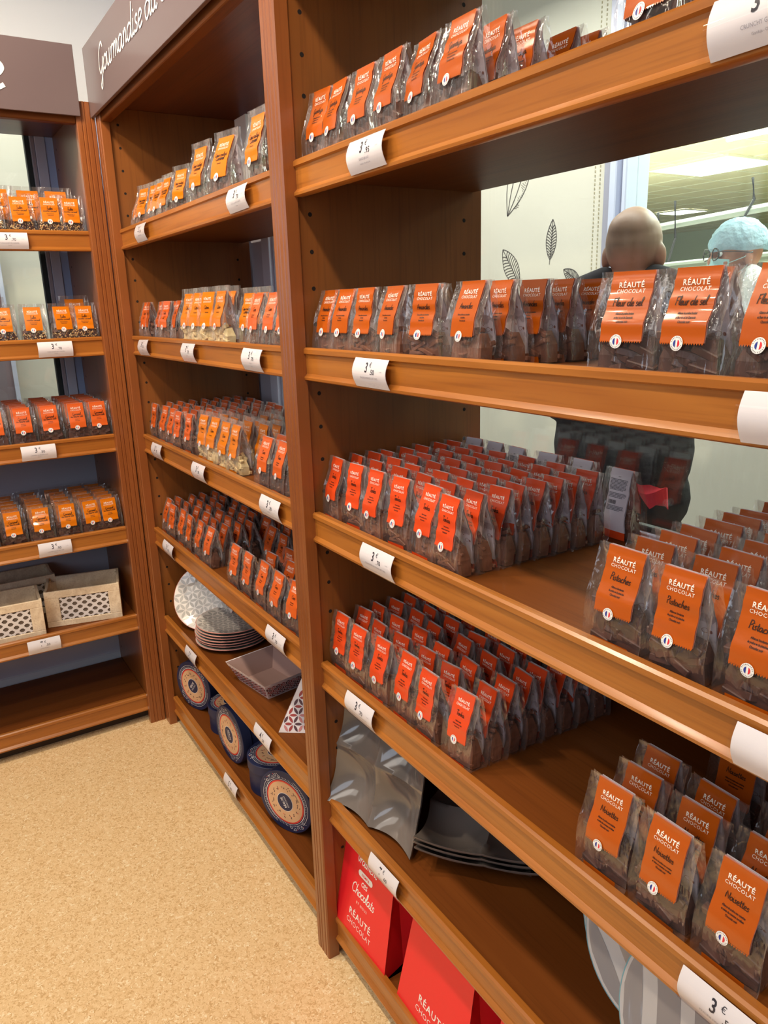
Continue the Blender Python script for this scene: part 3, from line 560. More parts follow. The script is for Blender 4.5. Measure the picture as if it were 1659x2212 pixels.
def film_mesh(S):
    m = MB(); rings = []; zs = [S.H * t for t in (0, .02, .06, .14, .22, .3, .4, .5, .6, .7, .8, .88, .94, .97, 1.0)]
    if S.extra: zs += [S.H + S.extra * t for t in (.5, 1.0)]
    for z in zs:
        w_, d_, g_, c = S.wd(z), S.d(z), S.gus(min(z, S.H)), S.mid(z); r = []; fin = 0.0022
        cr = 0.0009 * (1 if z < S.H * .95 else .2)
        j = lambda k: cr * math.sin(z * (130 + 40 * k) + S.ph[k % 6] + k)
        n = 8
        def bul(a): return 1 + 0.10 * math.cos(PI * a / (2 * S.W))
        for i in range(n + 1): a = -w_ + 2 * w_ * i / n; r.append((a, c - d_ * bul(a) - 0.0002 + (abs(j(i)) if abs(a) < .7 * w_ else j(i)), z))
        r.append((w_ + fin, c - d_ - fin * .8, z))
        for i in (0.12, .5, .88): y = -d_ + 2 * d_ * i; r.append((w_ - g_ * (1 - abs(2 * i - 1)) + j(i * 10 > 4), c + y, z))
        r.append((w_ + fin, c + d_ + fin * .8, z))
        for i in range(n + 1): a = w_ - 2 * w_ * i / n; r.append((a, c + d_ * bul(a) + 0.0002 - (abs(j(i)) if abs(a) < .7 * w_ else -j(i)), z))
        r.append((-w_ - fin, c + d_ + fin * .8, z))
        for i in (0.12, .5, .88): y = d_ - 2 * d_ * i; r.append((-w_ + g_ * (1 - abs(2 * i - 1)) + j(i * 10 > 4), c + y, z))
        r.append((-w_ - fin, c - d_ - fin * .8, z))
        rings.append(r)
    m.loft(rings, 'film', cap0=True); me = m.mesh('clear_film', angle=1.2); return me
def strip(S, face, lw, z0, z1, off, mt, mb, inner=None, nz=16, teeth=True):
    f = getattr(S, face); V = []; F = []; nx = 4
    for i in range(nz + 1):
        z = z1 + (z0 - z1) * i / nz
        for k in range(nx + 1): V.append(f(-lw / 2 + lw * k / nx, z, off + 0.0005 * math.sin(z * 260 + S.ph[1]) * (1 if z < S.H * .9 else .3)))
    for i in range(nz):
        for k in range(nx): q = i * (nx + 1) + k; F.append((q, q + nx + 1, q + nx + 2, q + 1) if face == 'front' else (q, q + 1, q + nx + 2, q + nx + 1))
    mb.add(V, F, mt)
    if inner: mb.add([f(p[0], p[2], -off * 0.4) for p in V], [g[::-1] for g in F], inner)
    if teeth:
        n = 18
        for k in range(n):
            a = -lw / 2 + lw * k / n; b = a + lw / n; mb.add([f(a, z0, off), f(b, z0, off), f((a + b) / 2, z0 - 0.0022, off)], [(0, 1, 2) if face == 'back' else (0, 2, 1)], mt)
def filling(S, kind, seed):
    rng = random.Random(seed); m = MB()
    spec = {'sticks': (34, (.028, .0075, .006), 'milk_choc'), 'bars': (20, (.034, .014, .007), 'milk_choc'), 'chunks': (26, (.020, .014, .010), 'mid_choc'),
            'dark': (22, (.030, .016, .009), 'dark_choc'), 'rocks': (26, (.018, .014, .011), 'dark_choc'), 'white': (30, (.018, .012, .009), 'white_choc'), 'darkc': (26, (.022, .015, .010), 'dark_choc')}[kind]
    N, (a, b, c), mt = spec; top = S.H * (.46 if kind not in ('rocks', 'white') else .38)
    for i in range(N):
        z = 0.006 + (top - 0.006) * (i / N) ** 0.9; yl = max(S.d(z) - .0075, .002); xl = S.W - a * .5 - .003
        x = rng.uniform(-xl, xl); y = rng.choice((-1, 1)) * yl * rng.uniform(.5, 1)
        T = Matrix.Translation((x, y + S.mid(z), z)) @ Matrix.Rotation(rng.uniform(-.45, .45), 4, 'Z') @ Matrix.Rotation(rng.uniform(-.5, .5), 4, 'Y') @ Matrix.Rotation(rng.uniform(-.3, .3), 4, 'X')
        sc_ = rng.uniform(.8, 1.15)
        m.cbox((-a * sc_ / 2, -b / 2 * .8, -c / 2), (a * sc_ / 2, b / 2 * .8, c / 2), mt, 0.0012, T)
    # core so that the bag is not hollow
    rings = []
    for z in (0.002, 0.01, top * .5, top * .85):
        w_ = S.W * .86; d_ = max(S.d(z) - .007, .003) * (1 if z < top * .8 else .6); rings.append([(x * w_ * (1 if z < top * .8 else .8), S.mid(z) + y * d_, z) for x, y in ((-1, -.8), (-.5, -1), (.5, -1), (1, -.8), (1, .8), (.5, 1), (-.5, 1), (-1, .8))])
    m.loft(rings, mt, cap0=True, cap1=True)
    if kind == 'rocks':
        for i in range(150):
            z = rng.uniform(.004, top); x = rng.uniform(-.9, .9) * S.W; sd = rng.choice((-1, -1, 1)); y = sd * (S.d(z) - .0035) * rng.uniform(.92, 1.04)
            T = Matrix.Translation((x, y + S.mid(z), z)) @ Matrix.Rotation(rng.uniform(0, 3), 4, 'Y') @ Matrix.Rotation(rng.uniform(-.5, .5), 4, 'X'); r = rng.uniform(.0011, .0021)
            m.cbox((-r * 1.2, -r * .8, -r * .8), (r * 1.2, r * .8, r * .8), rng.choice(('nut', 'nut', 'white_choc')), r * .4, T)
    return m.mesh('chocolate_pieces', smooth=False)
def front_label(S, mt, name, lines, lz0=None):
    m = MB(); lw = 0.050 * S.W / .0385; z1 = S.H - 0.0004; z0 = lz0 or S.H * .37; off = 0.0016
    strip(S, 'front', lw, z0, z1, off, mt, m, inner='print_pink')
    fn = lambda a, b: S.front(a, z1 - b, off + 0.0005 + 0.0005 * math.sin((z1 - b) * 260 + S.ph[1]))
    L_ = z1 - z0
    def ink(t, mm): m.flat([(a, -b) for a, b in t[0]], [f for f in t[1]], fn, mm)
    k = S.W / .0385
    ink(move2(text2d('RÉAUTÉ', .0056 * k, .03, spacing=1.12), 0, -L_ * .235), 'print_white'); ink(move2(text2d('CHOCOLAT', .0041 * k, .004, spacing=1.12), 0, -L_ * .315), 'print_white')
    y = -L_ * .50
    for i, nm in enumerate(name): wch = sum(GL[c_][0] for c_ in nm.replace('é', 'e')); ink(move2(script2d(nm, min(.0044, lw * (.56 if len(nm) < 11 else .78) / wch), .24, .12, 2), 0, y - i * .0072), 'print_dark')
    y -= (len(name) - 1) * .005
    for i, l in enumerate(lines): ink(move2(text2d(l, .0022 * k, .05, sx=.66 if len(l) > 24 else .8), 0, y - .0092 - i * .0043), 'print_dark')
    return m.mesh('front_label'), z0, off
def seal(S, z0, off):
    m = MB(); cx = -0.004; fn = lambda a, b: S.front(a, b, off + .0012)
    def fl(t, mm, e=0): m.flat([(a, b + z0 - .0005) for a, b in t[0]], t[1], lambda a, b: S.front(a, b, off + .0012 + e), mm)
    fl(disc2(cx, 0, .0078, 20), 'seal_white'); r = .0040
    def seg(x0, x1):
        n = 6; up = [(x0 + (x1 - x0) * i / n, math.sqrt(max(r * r - (x0 + (x1 - x0) * i / n) ** 2, 0))) for i in range(n + 1)]
        p = [(cx + a, b) for a, b in up] + [(cx + a, -b) for a, b in up[::-1]]; return p[::-1], [tuple(range(len(p)))]
    fl(seg(-r, -r / 3), 'seal_blue', .0002); fl(seg(r / 3, r), 'seal_red', .0002)
    for i in range(22):
        a = 2 * PI * i / 22
        if abs(math.sin(a)) > .25: fl(move2(([(-.0003, -.0006), (.0003, -.0006), (.0003, .0006), (-.0003, .0006)], [(0, 1, 2, 3)]), cx + .0063 * math.cos(a), .0063 * math.sin(a), a + PI / 2), 'print_grey', .0002)
    return m.mesh('round_sticker', smooth=False)
def back_label(S, mt):
    m = MB(); lw = 0.050 * S.W / .0385; off = 0.0016; z1 = S.H - .0004
    strip(S, 'back', lw, 0.016, z1, off, 'back_white', m, inner='back_white', teeth=False)
    strip(S, 'back', lw, 0.001, 0.016, off, mt, m, teeth=False, nz=3)
    fn = lambda a, b: S.back(-a, b, off + .0011)
    def ink(t, mm='print_grey'): m.flat(t[0], t[1], fn, mm)
    ink(move2(text2d('NOIR', .0018), 0, z1 - .014)); rng = random.Random(5)
    z = z1 - .019
    for blk in range(3):
        for i in range((9, 4, 4)[blk]):
            L_ = lw * (.84 if i < (8, 3, 3)[blk] else .5) * rng.uniform(.85, 1) / 2; x = -lw * .42
            while x < L_: wl = rng.uniform(.0015, .005); ink(([(x, z), (min(x + wl, L_), z), (min(x + wl, L_), z + .0011), (x, z + .0011)], [(0, 1, 2, 3)])); x += wl + .0007
            z -= .0024
        z -= .004
        if blk == 1:
            x = -lw * .38
            while x < -lw * .02: wl = rng.choice((.0003, .0006, .0009)); ink(([(x, z - .005), (x + wl, z - .005), (x + wl, z + .002), (x, z + .002)], [(0, 1, 2, 3)])); x += wl + .0005
            z -= .009
    # cocoa pod outlines printed on the inner side
    fi = lambda a, b: S.back(a, b, -off * .4 - .0004)
    rng = random.Random(9)
    for i in range(9):
        x = rng.uniform(-.3, .3) * lw; z = .022 + (z1 - .04) * i / 8; V, F = ring2(0, 0, .0052, .0044, 14, .6); V, F = move2((V, F), x, z, rng.uniform(0, 3)); m.flat(V, [f[::-1] for f in F], fi, 'print_brown')
        if i % 3 == 0: V, F = disc2(x + .008, z, .0022, 8); m.flat(V, F, fi, 'print_brown')
    # tab folded under the base to the front
    m.add([S.front(-lw / 2, .0005, .0016), S.front(lw / 2, .0005, .0016), S.front(lw / 2, .011, .0016), S.front(-lw / 2, .011, .0016)], [(0, 1, 2, 3)], mt)
    return m.mesh('back_label')
mat('print_pink', (226, 150, 136), 0.5)
PROD = {  # label colour, script lines, small print, filling, (W,D,H,extra)
 'tonka': ('label_redorange', ['Tonka'], ['Praline fondant', 'parfume aux feves de Tonka', 'Chocolat lait'], 'sticks', (.0368, .0190, .130, 0)),
 'pist': ('label_orange', ['Pistaches'], ['Alliance fondante', 'de praline et de pistaches', 'Chocolat noir'], 'dark', (.0425, .0200, .130, 0)),
 'nois': ('label_orange', ['Noisettes'], ['Alliance de praline aux noisettes', 'et eclats de noisettes torrefiees', 'Chocolat noir'], 'dark', (.0425, .0200, .137, 0)),
 'amande': ('label_orange', ['Amandes'], ['Doux praline aux amandes', 'torrefiees', 'Chocolat lait'], 'bars', (.0390, .0200, .122, 0)),
 'fleur': ('label_orange', ['Fleur de sel'], ['Alliance de praline fondant', 'et fleur de sel de Guerande', 'Chocolat noir'], 'dark', (.0415, .0210, .121, 0)),
 'giand': ('label_orange', ['Gianduja'], ['Alliance de noisettes', 'finement broyees', 'Chocolat au lait'], 'chunks', (.0410, .0210, .129, 0)),
 'tuile': ('label_amber', ['Tuiles', 'noisettes caramel'], ['Tuiles de chocolat noir', 'noisettes caramel'], 'rocks', (.0400, .0185, .118, .010)),
 'cara': ('label_coral', ['Caramel', 'au beurre sale'], ['Chocolat noir', 'fourre caramel'], 'darkc', (.0400, .0190, .130, 0)),
 'carad': ('label_amber', ['Caramel', 'au beurre sale'], ['Chocolat noir', 'fourre caramel'], 'darkc', (.0400, .0185, .122, .008)),
 'cafe': ('label_coral', ['Cafe'], ['Praline fondant', 'Chocolat lait'], 'chunks', (.0385, .0190, .122, 0)),
 'blanc': ('label_amber', ['Citron'], ['Chocolat blanc'], 'white', (.0400, .0200, .128, .012)),
 'coeur': ('label_amber', ['Coeur coulant', 'Caramel'], ['Chocolat lait'], 'chunks', (.0385, .0190, .120, .012)),
 'coco': ('label_coral', ['Coco'], ['Praline fondant', 'Chocolat noir'], 'dark', (.0420, .0200, .126, 0)),
}
BAGNAME = 'chocolate_bag'
protos = {}
def get_proto(kind, var):
    if (kind, var) in protos: return protos[(kind, var)]
    mt, nm, ln, fk, (W, D, H, ex) = PROD[kind]; S = Shape(W, D, H, ex, seed=var * 17 + 3, lean=(-.03, .02, .05)[var])
    fl, z0, off = front_label(S, mt, nm, ln)
    protos[(kind, var)] = [('clear_film', film_mesh(S)), ('front_label', fl), ('back_label', back_label(S, mt)), ('chocolate_filling', filling(S, fk, var)), ('round_sticker', seal(S, z0, off))]
    return protos[(kind, var)]
prng = random.Random(11)
HIDDEN = set(); DISTANT = set(); bag_no = [0]; far_bags = []
#@@SETS bags wholly out of view are left out, the smallest of those in view form one mass
HIDDEN |= set([10, 20, 25, 26, 31, 94, 97, 101, 103, 105, 142, 143, 144, 145, 148, 149, 150, 151, 152, 169, 173, 175, 176, 182, 183, 185, 186, 194, 195, 208, 253, 254, 256, 257, 258, 259, 260, 261, 262, 263, 264, 265, 266, 271, 272, 273, 274, 275, 276, 277, 278, 279, 280, 281, 282, 283, 284, 321, 322, 323, 324, 325, 326, 332, 335, 336, 338, 339, 340, 341, 342, 343, 344, 345, 346, 347, 348, 352, 353, 354, 355, 363, 370, 376, 382, 383, 388, 394, 395, 400, 401, 406, 407, 412, 413, 430, 436, 442, 448])
DISTANT |= set([12, 146, 184, 204, 210, 212, 213, 215, 216, 217, 218, 222, 224, 225, 234, 235, 236, 237, 247, 248, 250, 315, 316, 317, 318, 319, 320, 368, 377, 381, 384, 385, 386, 387, 389, 390, 391, 393, 397, 398, 399, 402, 403, 404, 405, 408, 409, 410, 411, 414, 415, 416, 417, 418, 424])
def bag(kind, loc, rz=0.0, tilt=0.0, label='', group=None, scale=1.0, roll=0.0):
    ms = get_proto(kind, prng.randrange(3)); k_ = bag_no[0]; bag_no[0] += 1
    if k_ in HIDDEN: return
    if k_ in DISTANT:
        from mathutils import Euler
        far_bags.append((ms, Matrix.LocRotScale(Vector(loc), Euler((tilt, roll, rz)), Vector((scale,) * 3)))); return
    t = thing(BAGNAME, label, 'bag of chocolates', loc, (tilt, roll, rz), group); t.scale = (scale, scale, scale)
    for n, me in ms[:4]:
        o = put(n, me, t)
        if n == 'front_label': put('round_sticker', ms[4][1], o)
        if n == 'chocolate_filling': o['kind'] = 'stuff'
    return t
ORD = ['front', 'second', 'third', 'fourth', 'fifth', 'sixth', 'seventh', 'eighth', 'ninth', 'tenth']
COLW = {1: ['only'], 2: ['left', 'right']}
def col(i, n):
    if n <= 2: return COLW[n][i]
    if i == 0: return 'leftmost'
    if i == n - 1: return 'rightmost'
    if n % 2 == 1 and i == n // 2: return 'middle'
    return ('second from left' if i == 1 else 'second from right' if i == n - 2 else 'third from left' if i == 2 else 'third from right' if i == n - 3 else 'fourth from left')
def block(kind, xs, ys, k, where, what, run='R', rzj=0.07, tj=.03, limit=True, skip=(), front_jit=0.004, rz0=0.0, grp=None):
    for r_, y in enumerate(ys):
        for c, x in enumerate(xs):
            if (r_, c) in skip: continue
            xj = x + prng.uniform(-.003, .003); yj = y + (prng.uniform(-front_jit, front_jit) if r_ == 0 else prng.uniform(-.002, .002))
            if run == 'R' and limit and xj > 2.47 - .55 * yj: continue
            lab = '%s in %s, %s row, %s' % (what, where, ORD[r_] if r_ or len(ys) > 1 else 'only', col(c, len(xs)))
            rz = rz0 + prng.uniform(-rzj, rzj)
            loc = (xj, yj, SURF[k]) if run == 'R' else (-yj, xj, SURF[k])
            bag(kind, loc, rz + (RZ if run == 'A' else 0), prng.uniform(-tj, tj * .5), lab, grp or ('%s in %s' % (what + 's', where)), roll=prng.uniform(-.02, .02))
def rows(a, n, p): return [a + i * p for i in range(n)]
# --- right bay
W1 = 'right bay top shelf'
for i, (x, y, rz) in enumerate(((1.440, .045, .10), (1.528, .043, -.05), (1.618, .046, .02), (1.704, .044, -.04), (1.776, .052, -.12), (1.872, .045, .0))):
    bag('giand', (x - .012 - .028 * (i > 0) , y, SURF[1]), rz, -.02, 'orange labelled milk chunk bag on %s, front row, %s' % (W1, col(i, 6)), 'milk chunk bags on the top shelf')
for i, (x, y) in enumerate(((1.836, .105), (1.840, .160), (1.844, .215), (1.848, .270), (1.852, .32))):
    bag('giand', (x, y, SURF[1]), prng.uniform(-.1, .1), prng.uniform(-.05, .02), 'bag of milk chunks on %s, %s behind the tallest looking front bag' % (W1, ['directly', 'second', 'third', 'fourth', 'fifth'][i]), 'milk chunk bags on the top shelf')
bag('fleur', (2.13, .085, SURF[1]), -.1, 0, 'dark bag cut by the top edge of the photo on right bay top shelf', scale=1.1)
bag('fleur', (2.235, .09, SURF[1]), .1, 0, 'dark bag at the top right, beside the other bag cut by the edge', scale=1.1)
W2 = 'right bay second shelf'
for i, (x, y, rz) in enumerate(((1.434, .044, .03), (1.518, .043, .10), (1.598, .046, .06), (1.680, .043, -.03), (1.772, .052, .16), (1.888, .043, .02))):
    bag('amande', (x - .008 - .020 * (i > 0), y, SURF[2]), rz, 0, 'orange labelled milk bar bag on %s, front row, %s' % (W2, col(i, 6)), 'milk bar bags on the second shelf')
for i, (x, y, rz) in enumerate(((1.70, .095, .1), (1.80, .10, -.1), (1.872, .098, -.08), (1.882, .150, .06), (1.885, .205, -.05), (1.882, .265, .05))):
    bag('amande', (x, y, SURF[2]), rz, 0, 'milk bar bag behind the front row, %s, %s' % (['second row left', 'second row middle', 'second row right', 'third row', 'fourth row', 'fifth row'][i], W2), 'milk bar bags on the second shelf')
bag('amande', (1.845, .345, SURF[2]), PI + .1, 0, 'bag turned backwards showing white text label, left one, under the man')
bag('amande', (1.892, .40, SURF[2]), PI - .05, 0, 'bag turned backwards showing white text label, right one, under the man')
for i, (x, y, rz) in enumerate(((2.150, .046, .13), (2.236, .044, .0), (2.326, .046, -.05))):
    bag('fleur', (x, y, SURF[2]), rz, 0, 'orange labelled bag of dark chocolate right of the man on second shelf, %s' % col(i, 3), 'dark bags below the masked worker')
bag('fleur', (2.215, .10, SURF[2]), -.05, 0, 'dark chocolate bag behind the three front bags below the masked worker')
bag('fleur', (2.16, .10, SURF[2]), .1, 0, 'dark chocolate bag half hidden behind the leftmost bag below the masked worker')
RX = [1.421, 1.499, 1.577, 1.657, 1.736, 1.817]
block('tonka', RX, rows(.047, 8, .0415), 3, 'right bay third shelf', 'red-orange labelled bag')
for i, x in enumerate((1.418, 1.492, 1.568, 1.655, 1.745, 1.85)):
    bag('tonka', (x, .405, SURF[3]), PI + prng.uniform(-.12, .08), 0, 'backward white-labelled bag at the back of right bay third shelf, %s' % col(i, 6), 'backward bags by the window sill')
block('pist', [2.160, 2.251, 2.343], rows(.048, 8, .0465), 3, 'right bay third shelf', 'orange labelled dark bag', rzj=.04)
block('tonka', [1.424, 1.501, 1.580, 1.666, 1.748, 1.840], rows(.047, 8, .0425), 4, 'right bay fourth shelf', 'red-orange labelled bag', rzj=.09)
for i, (x, y, rz, lb) in enumerate(((2.163, .047, .02, 'front row leftmost'), (2.257, .046, -.02, 'front row middle'), (2.352, .047, .0, 'front row rightmost'), (2.163, .100, .03, 'second row left'), (2.150, .165, .0, 'farthest back on the left'),
        (2.255, .100, .0, 'second row middle'), (2.245, .155, -.05, 'third row middle'), (2.205, .27, .04, 'farthest back on the right'), (2.345, .105, .0, 'second row right'), (2.335, .17, .0, 'third row right'))):
    bag('nois', (x, y, SURF[4]), rz, -.03, 'orange labelled dark bag at lower right, %s' % lb, 'dark bags at the lower right')
# --- middle bay
W1 = 'middle bay top shelf'
for i, (x, y, rz, kd) in enumerate(((.15, .05, .1, 'coeur'), (.235, .048, .25, 'coeur'), (.315, .055, .2, 'coeur'), (.375, .05, .15, 'coeur'), (.455, .048, .1, 'coeur'), (.52, .10, -.1, 'coeur'), (.60, .05, .3, 'coeur'), (.765, .048, .15, 'coeur'), (.915, .05, .25, 'coeur'), (1.0, .10, .0, 'coeur'), (1.135, .05, .05, 'coeur'), (1.21, .09, -.1, 'coeur'), (1.08, .13, .1, 'coeur'))):
    bag(kd, (x, y, SURF[1]), rz, prng.uniform(-.12, .02), 'amber labelled bag on %s, %s counting from its left end' % (W1, ORD[i] if i and i < 10 else ('first' if i == 0 else ['eleventh', 'twelfth', 'thirteenth'][i - 10])), 'amber bags on the middle bay top shelf', scale=1.0 if i < 7 else 1.22)
m = MB(); m.cbox((-.042, -.02, 0), (.042, .02, .295), 'white_card', .002); tag(put('white_box', m, loc=(.475, .30, SURF[1])), 'plain white card box standing behind the amber bags, middle bay top shelf', 'box')
W2 = 'middle bay second shelf'
block('cafe', [.122, .205, .285, .365, .45], rows(.046, 2, .05), 2, W2 + ' left end', 'coral labelled bag', rzj=.15)
for i, (x, y, rz, kd) in enumerate(((.575, .05, .2, 'blanc'), (.66, .046, .2, 'blanc'), (.745, .05, .25, 'blanc'), (.80, .09, .1, 'blanc'), (.84, .046, .05, 'blanc'))):
    bag(kd, (x, y, SURF[2]), rz, prng.uniform(-.06, 0), 'amber labelled bag of white chocolate on %s, %s' % (W2, col(i, 5)), 'white chocolate bags', scale=1.08)
for i, (x, y, rz, kd) in enumerate(((.93, .085, .1, 'coeur'), (1.0, .09, .1, 'coeur'), (1.10, .12, .0, 'coeur'), (1.18, .12, .0, 'coeur'))):
    bag(kd, (x, y, SURF[2]), rz, 0, 'amber labelled brown chocolate bag on %s, behind, %s' % (W2, col(i, 4)), 'amber bags behind the coral ones', scale=1.08)
block('coco', [1.065, 1.155, 1.245], [.046], 2, W2 + ' right end', 'coral labelled dark bag', rzj=.1)
W3 = 'middle bay third shelf'
block('cafe', [.122, .215, .305, .39, .475], rows(.047, 8, .043), 3, W3 + ' left', 'coral labelled bag')
for i, (x, y, rz) in enumerate(((.60, .055, .1), (.675, .050, .1), (.785, .048, .05), (.86, .050, .0), (.63, .105, .1), (.72, .10, 0), (.81, .10, .05), (.90, .11, .0))):
    bag('blanc', (x, y, SURF[3]), rz, prng.uniform(-.05, .0), 'amber labelled bag of pale chocolate on %s, %s row, %s' % (W3, 'front' if i < 4 else 'second', col(i % 4, 4)), 'pale chocolate bags on the third shelf', scale=1.03)
block('coeur', [.66, .76, .86, .96], rows(.16, 5, .048), 3, W3 + ' centre', 'dark amber bag')
block('coco', [1.06, 1.15, 1.24], rows(.047, 2, .046), 3, W3 + ' right front', 'coral labelled dark bag', rzj=.06)
block('coeur', [1.06, 1.15, 1.24], rows(.16, 4, .05), 3, W3 + ' right rear', 'dark amber bag')
W4 = 'middle bay fourth shelf'
block('cafe', [.122, .212, .302, .392, .482, .572], rows(.047, 7, .045), 4, W4 + ' left', 'coral labelled bag')
block('coco', [.80, .895, .99, 1.085, 1.18, 1.272], [.047], 4, W4 + ' right front', 'coral labelled dark bag', rzj=.08)
block('coco', [.93, 1.03, 1.13, 1.225], rows(.10, 4, .05), 4, W4 + ' right rear', 'coral labelled dark bag', rzj=.08)
block('cafe', [.68, .78], rows(.20, 3, .055), 4, W4 + ' middle rear', 'coral labelled bag')
# --- left bay (faces +X); x argument is world y, rows go into the shelf
block('tuile', [-.452, -.365, -.278, -.191, -.123], [.045], 1, 'left bay top shelf', 'amber nut cluster bag', run='A', rzj=.05)
for i, (y, x) in enumerate(((-.33, -.12), (-.235, -.12), (-.15, -.12))): bag('tuile', (x, y, SURF[1]), RZ, 0, 'dark nut cluster bag behind front row, left bay top shelf, %s' % col(i, 3), 'rear nut cluster bags', scale=1.25)
block('tuile', [-.462, -.374, -.282, -.196, -.123], [.045], 2, 'left bay second shelf', 'amber nut cluster bag', run='A', rzj=.08)
for i, (y, x) in enumerate(((-.40, -.14), (-.135, -.13))): bag('tuile', (x, y, SURF[2]), RZ + .1, 0, 'dark amber bag behind the front row, left bay second shelf, %s' % col(i, 2), 'rear nut cluster bags', scale=1.2)
block('cara', [-.537, -.450, -.363, -.276, -.189, -.123], rows(.043, 8, .044), 3, 'left bay third shelf', 'coral labelled dark bag', run='A', rzj=.04)
block('carad', [-.53, -.443, -.355, -.268, -.186, -.123], rows(.043, 6, .055), 4, 'left bay fourth shelf', 'amber labelled dark bag', run='A', rzj=.1)
if far_bags:
    m = MB()
    for ms, M in far_bags:
        for n_, me in ms:
            names = [q.name for q in me.materials]; rev = {v.name: k for k, v in MATS.items()}; vs = [M @ v.co for v in me.vertices]; off = len(m.v); m.v += [tuple(v) for v in vs]
            for p in me.polygons: m.f.append(tuple(off + q for q in p.vertices)); m.m.append(m.mi(rev[names[p.material_index]]))
    tag(put('chocolate_bags', m), 'mass of small bags barely showing in the rear rows of all the shelves', 'bags of chocolates', kind='stuff')


# ------------------------------------------------------------------ tableware, boxes, crates
def frame(c, n, up=(0, 0, 1), spin=0.0):
    """matrix whose +Z is n, origin c"""
    n = Vector(n).normalized(); u = Vector(up); x = u.cross(n); x = Vector((1, 0, 0)) if x.length < 1e-4 else x.normalized(); y = n.cross(x)
    M = Matrix(((x.x, y.x, n.x, c[0]), (x.y, y.y, n.y, c[1]), (x.z, y.z, n.z, c[2]), (0, 0, 0, 1)))
    return M @ Matrix.Rotation(spin, 4, 'Z')
PLATE = [(0.0, 0.004), (.30, .004), (.60, .0045), (.68, .007), (.80, .011), (.95, .0155), (.985, .017)]
def plate_z(r, R): return interp(r / R, [p[0] for p in PLATE], [p[1] for p in PLATE]) * R / .13
def plate(label, M, R, face, rim, under, deco, group):
    t = thing('plate', label, 'plate', group=group); t.matrix_world = M
    b = MB(); prof = [(a * R, z * R / .13) for a, z in PLATE]; b.lathe([(0.0001, prof[0][1])] + prof[1:], face, 56)
    u = MB.__new__(MB); u = b
    b.lathe([(.985 * R, .0172 * R / .13), (1.0 * R, .0168 * R / .13), (1.0 * R, .0145 * R / .13)], rim, 56)
    b.lathe([(1.0 * R, .0145 * R / .13), (.8 * R, .007 * R / .13), (.62 * R, .0005), (.58 * R, -.0005), (.56 * R, .001), (.0001, .001)], under, 56)
    put('plate_body', b, t)
    d = MB(); deco(d, R); put('glaze_pattern', d, t)
    return t
def deco_leaf(d, R):
    s = .034; n = int(R / s) + 2
    for i in range(-n, n + 1):
        for j in range(-n, n + 1):
            x = i * s + (j % 2) * s / 2; y = j * s * .87
            for k in range(3):
                a = k * PI / 3; cx, cy = x + math.cos(a) * s / 2, y + math.sin(a) * s / 2
                if math.hypot(cx, cy) > R * .93: continue
                d.flat(*leaf2(cx, cy, s * .42, s * .15, a), lambda p, q: (p, q, plate_z(math.hypot(p, q), R) + .0006), 'plate_leaf')
def deco_stripe(d, R):
    w_ = .036
    for i in range(-5, 6):
        x0, x1 = i * w_ * 1.6 - w_ / 2, i * w_ * 1.6 + w_ / 2; n = 26; V = []; F = []
        x0 = max(min(x0, R * .94), -R * .94); x1 = max(min(x1, R * .94), -R * .94)
        if x1 - x0 < .003: continue
        m_ = 6
        for j in range(n + 1):
            for k in range(m_ + 1):
                x = x0 + (x1 - x0) * k / m_; h = math.sqrt(max((R * .955) ** 2 - x * x, 0)); V.append((x, -h + 2 * h * j / n))
        for j in range(n):
            for k in range(m_): q = j * (m_ + 1) + k; F.append((q, q + 1, q + m_ + 2, q + m_ + 1))
        d.flat(V, F, lambda p, q: (p, q, plate_z(math.hypot(p, q), R) + .0006), 'plate_grey')
S5, S6 = SURF[5], SURF[6]
R0 = .122
# leaning patterned plate (middle bay, left)
nrm = Vector((.62, -.60, .50)).normalized(); vup = (Vector((0, 0, 1)) - nrm * nrm.z).normalized()
c = Vector((.268, .082, S5 + .004)) + vup * R0 - nrm * .0
plate('round white plate with grey leaf pattern leaning upright at the left', frame(c, nrm, spin=.3), R0, 'plate_cream', 'plate_pink', 'plate_under', deco_leaf, 'leaf pattern plates')
for i in range(7):
    cx, cy = .398 + random.uniform(-.004, .004), .150 + random.uniform(-.004, .004)
    if i < 3: cx -= .006
    t = plate(('topmost plate of the leaf pattern stack with pink rims' if i == 6 else 'leaf pattern plate in the stack with pink rims, %s' % (['lowest', 'second from the bottom', 'third from the bottom', 'middle of seven', 'third from the top', 'second from the top'][i] if i != 3 else 'fourth from the bottom')), Matrix.Translation((cx, cy, S5 + .002 + i * .0104)) @ Matrix.Rotation(random.uniform(0, 6), 4, 'Z') @ Matrix.Rotation(random.uniform(-.008, .008), 4, 'X'), R0 * 1.03, 'plate_cream', 'plate_pink', 'plate_under', deco_leaf if i == 6 else (lambda d, R: d.flat(*ring2(0, 0, R * .9, R * .93), lambda p, q: (p, q, plate_z(math.hypot(p, q), R) + .0005), 'plate_leaf')), 'leaf pattern plates')
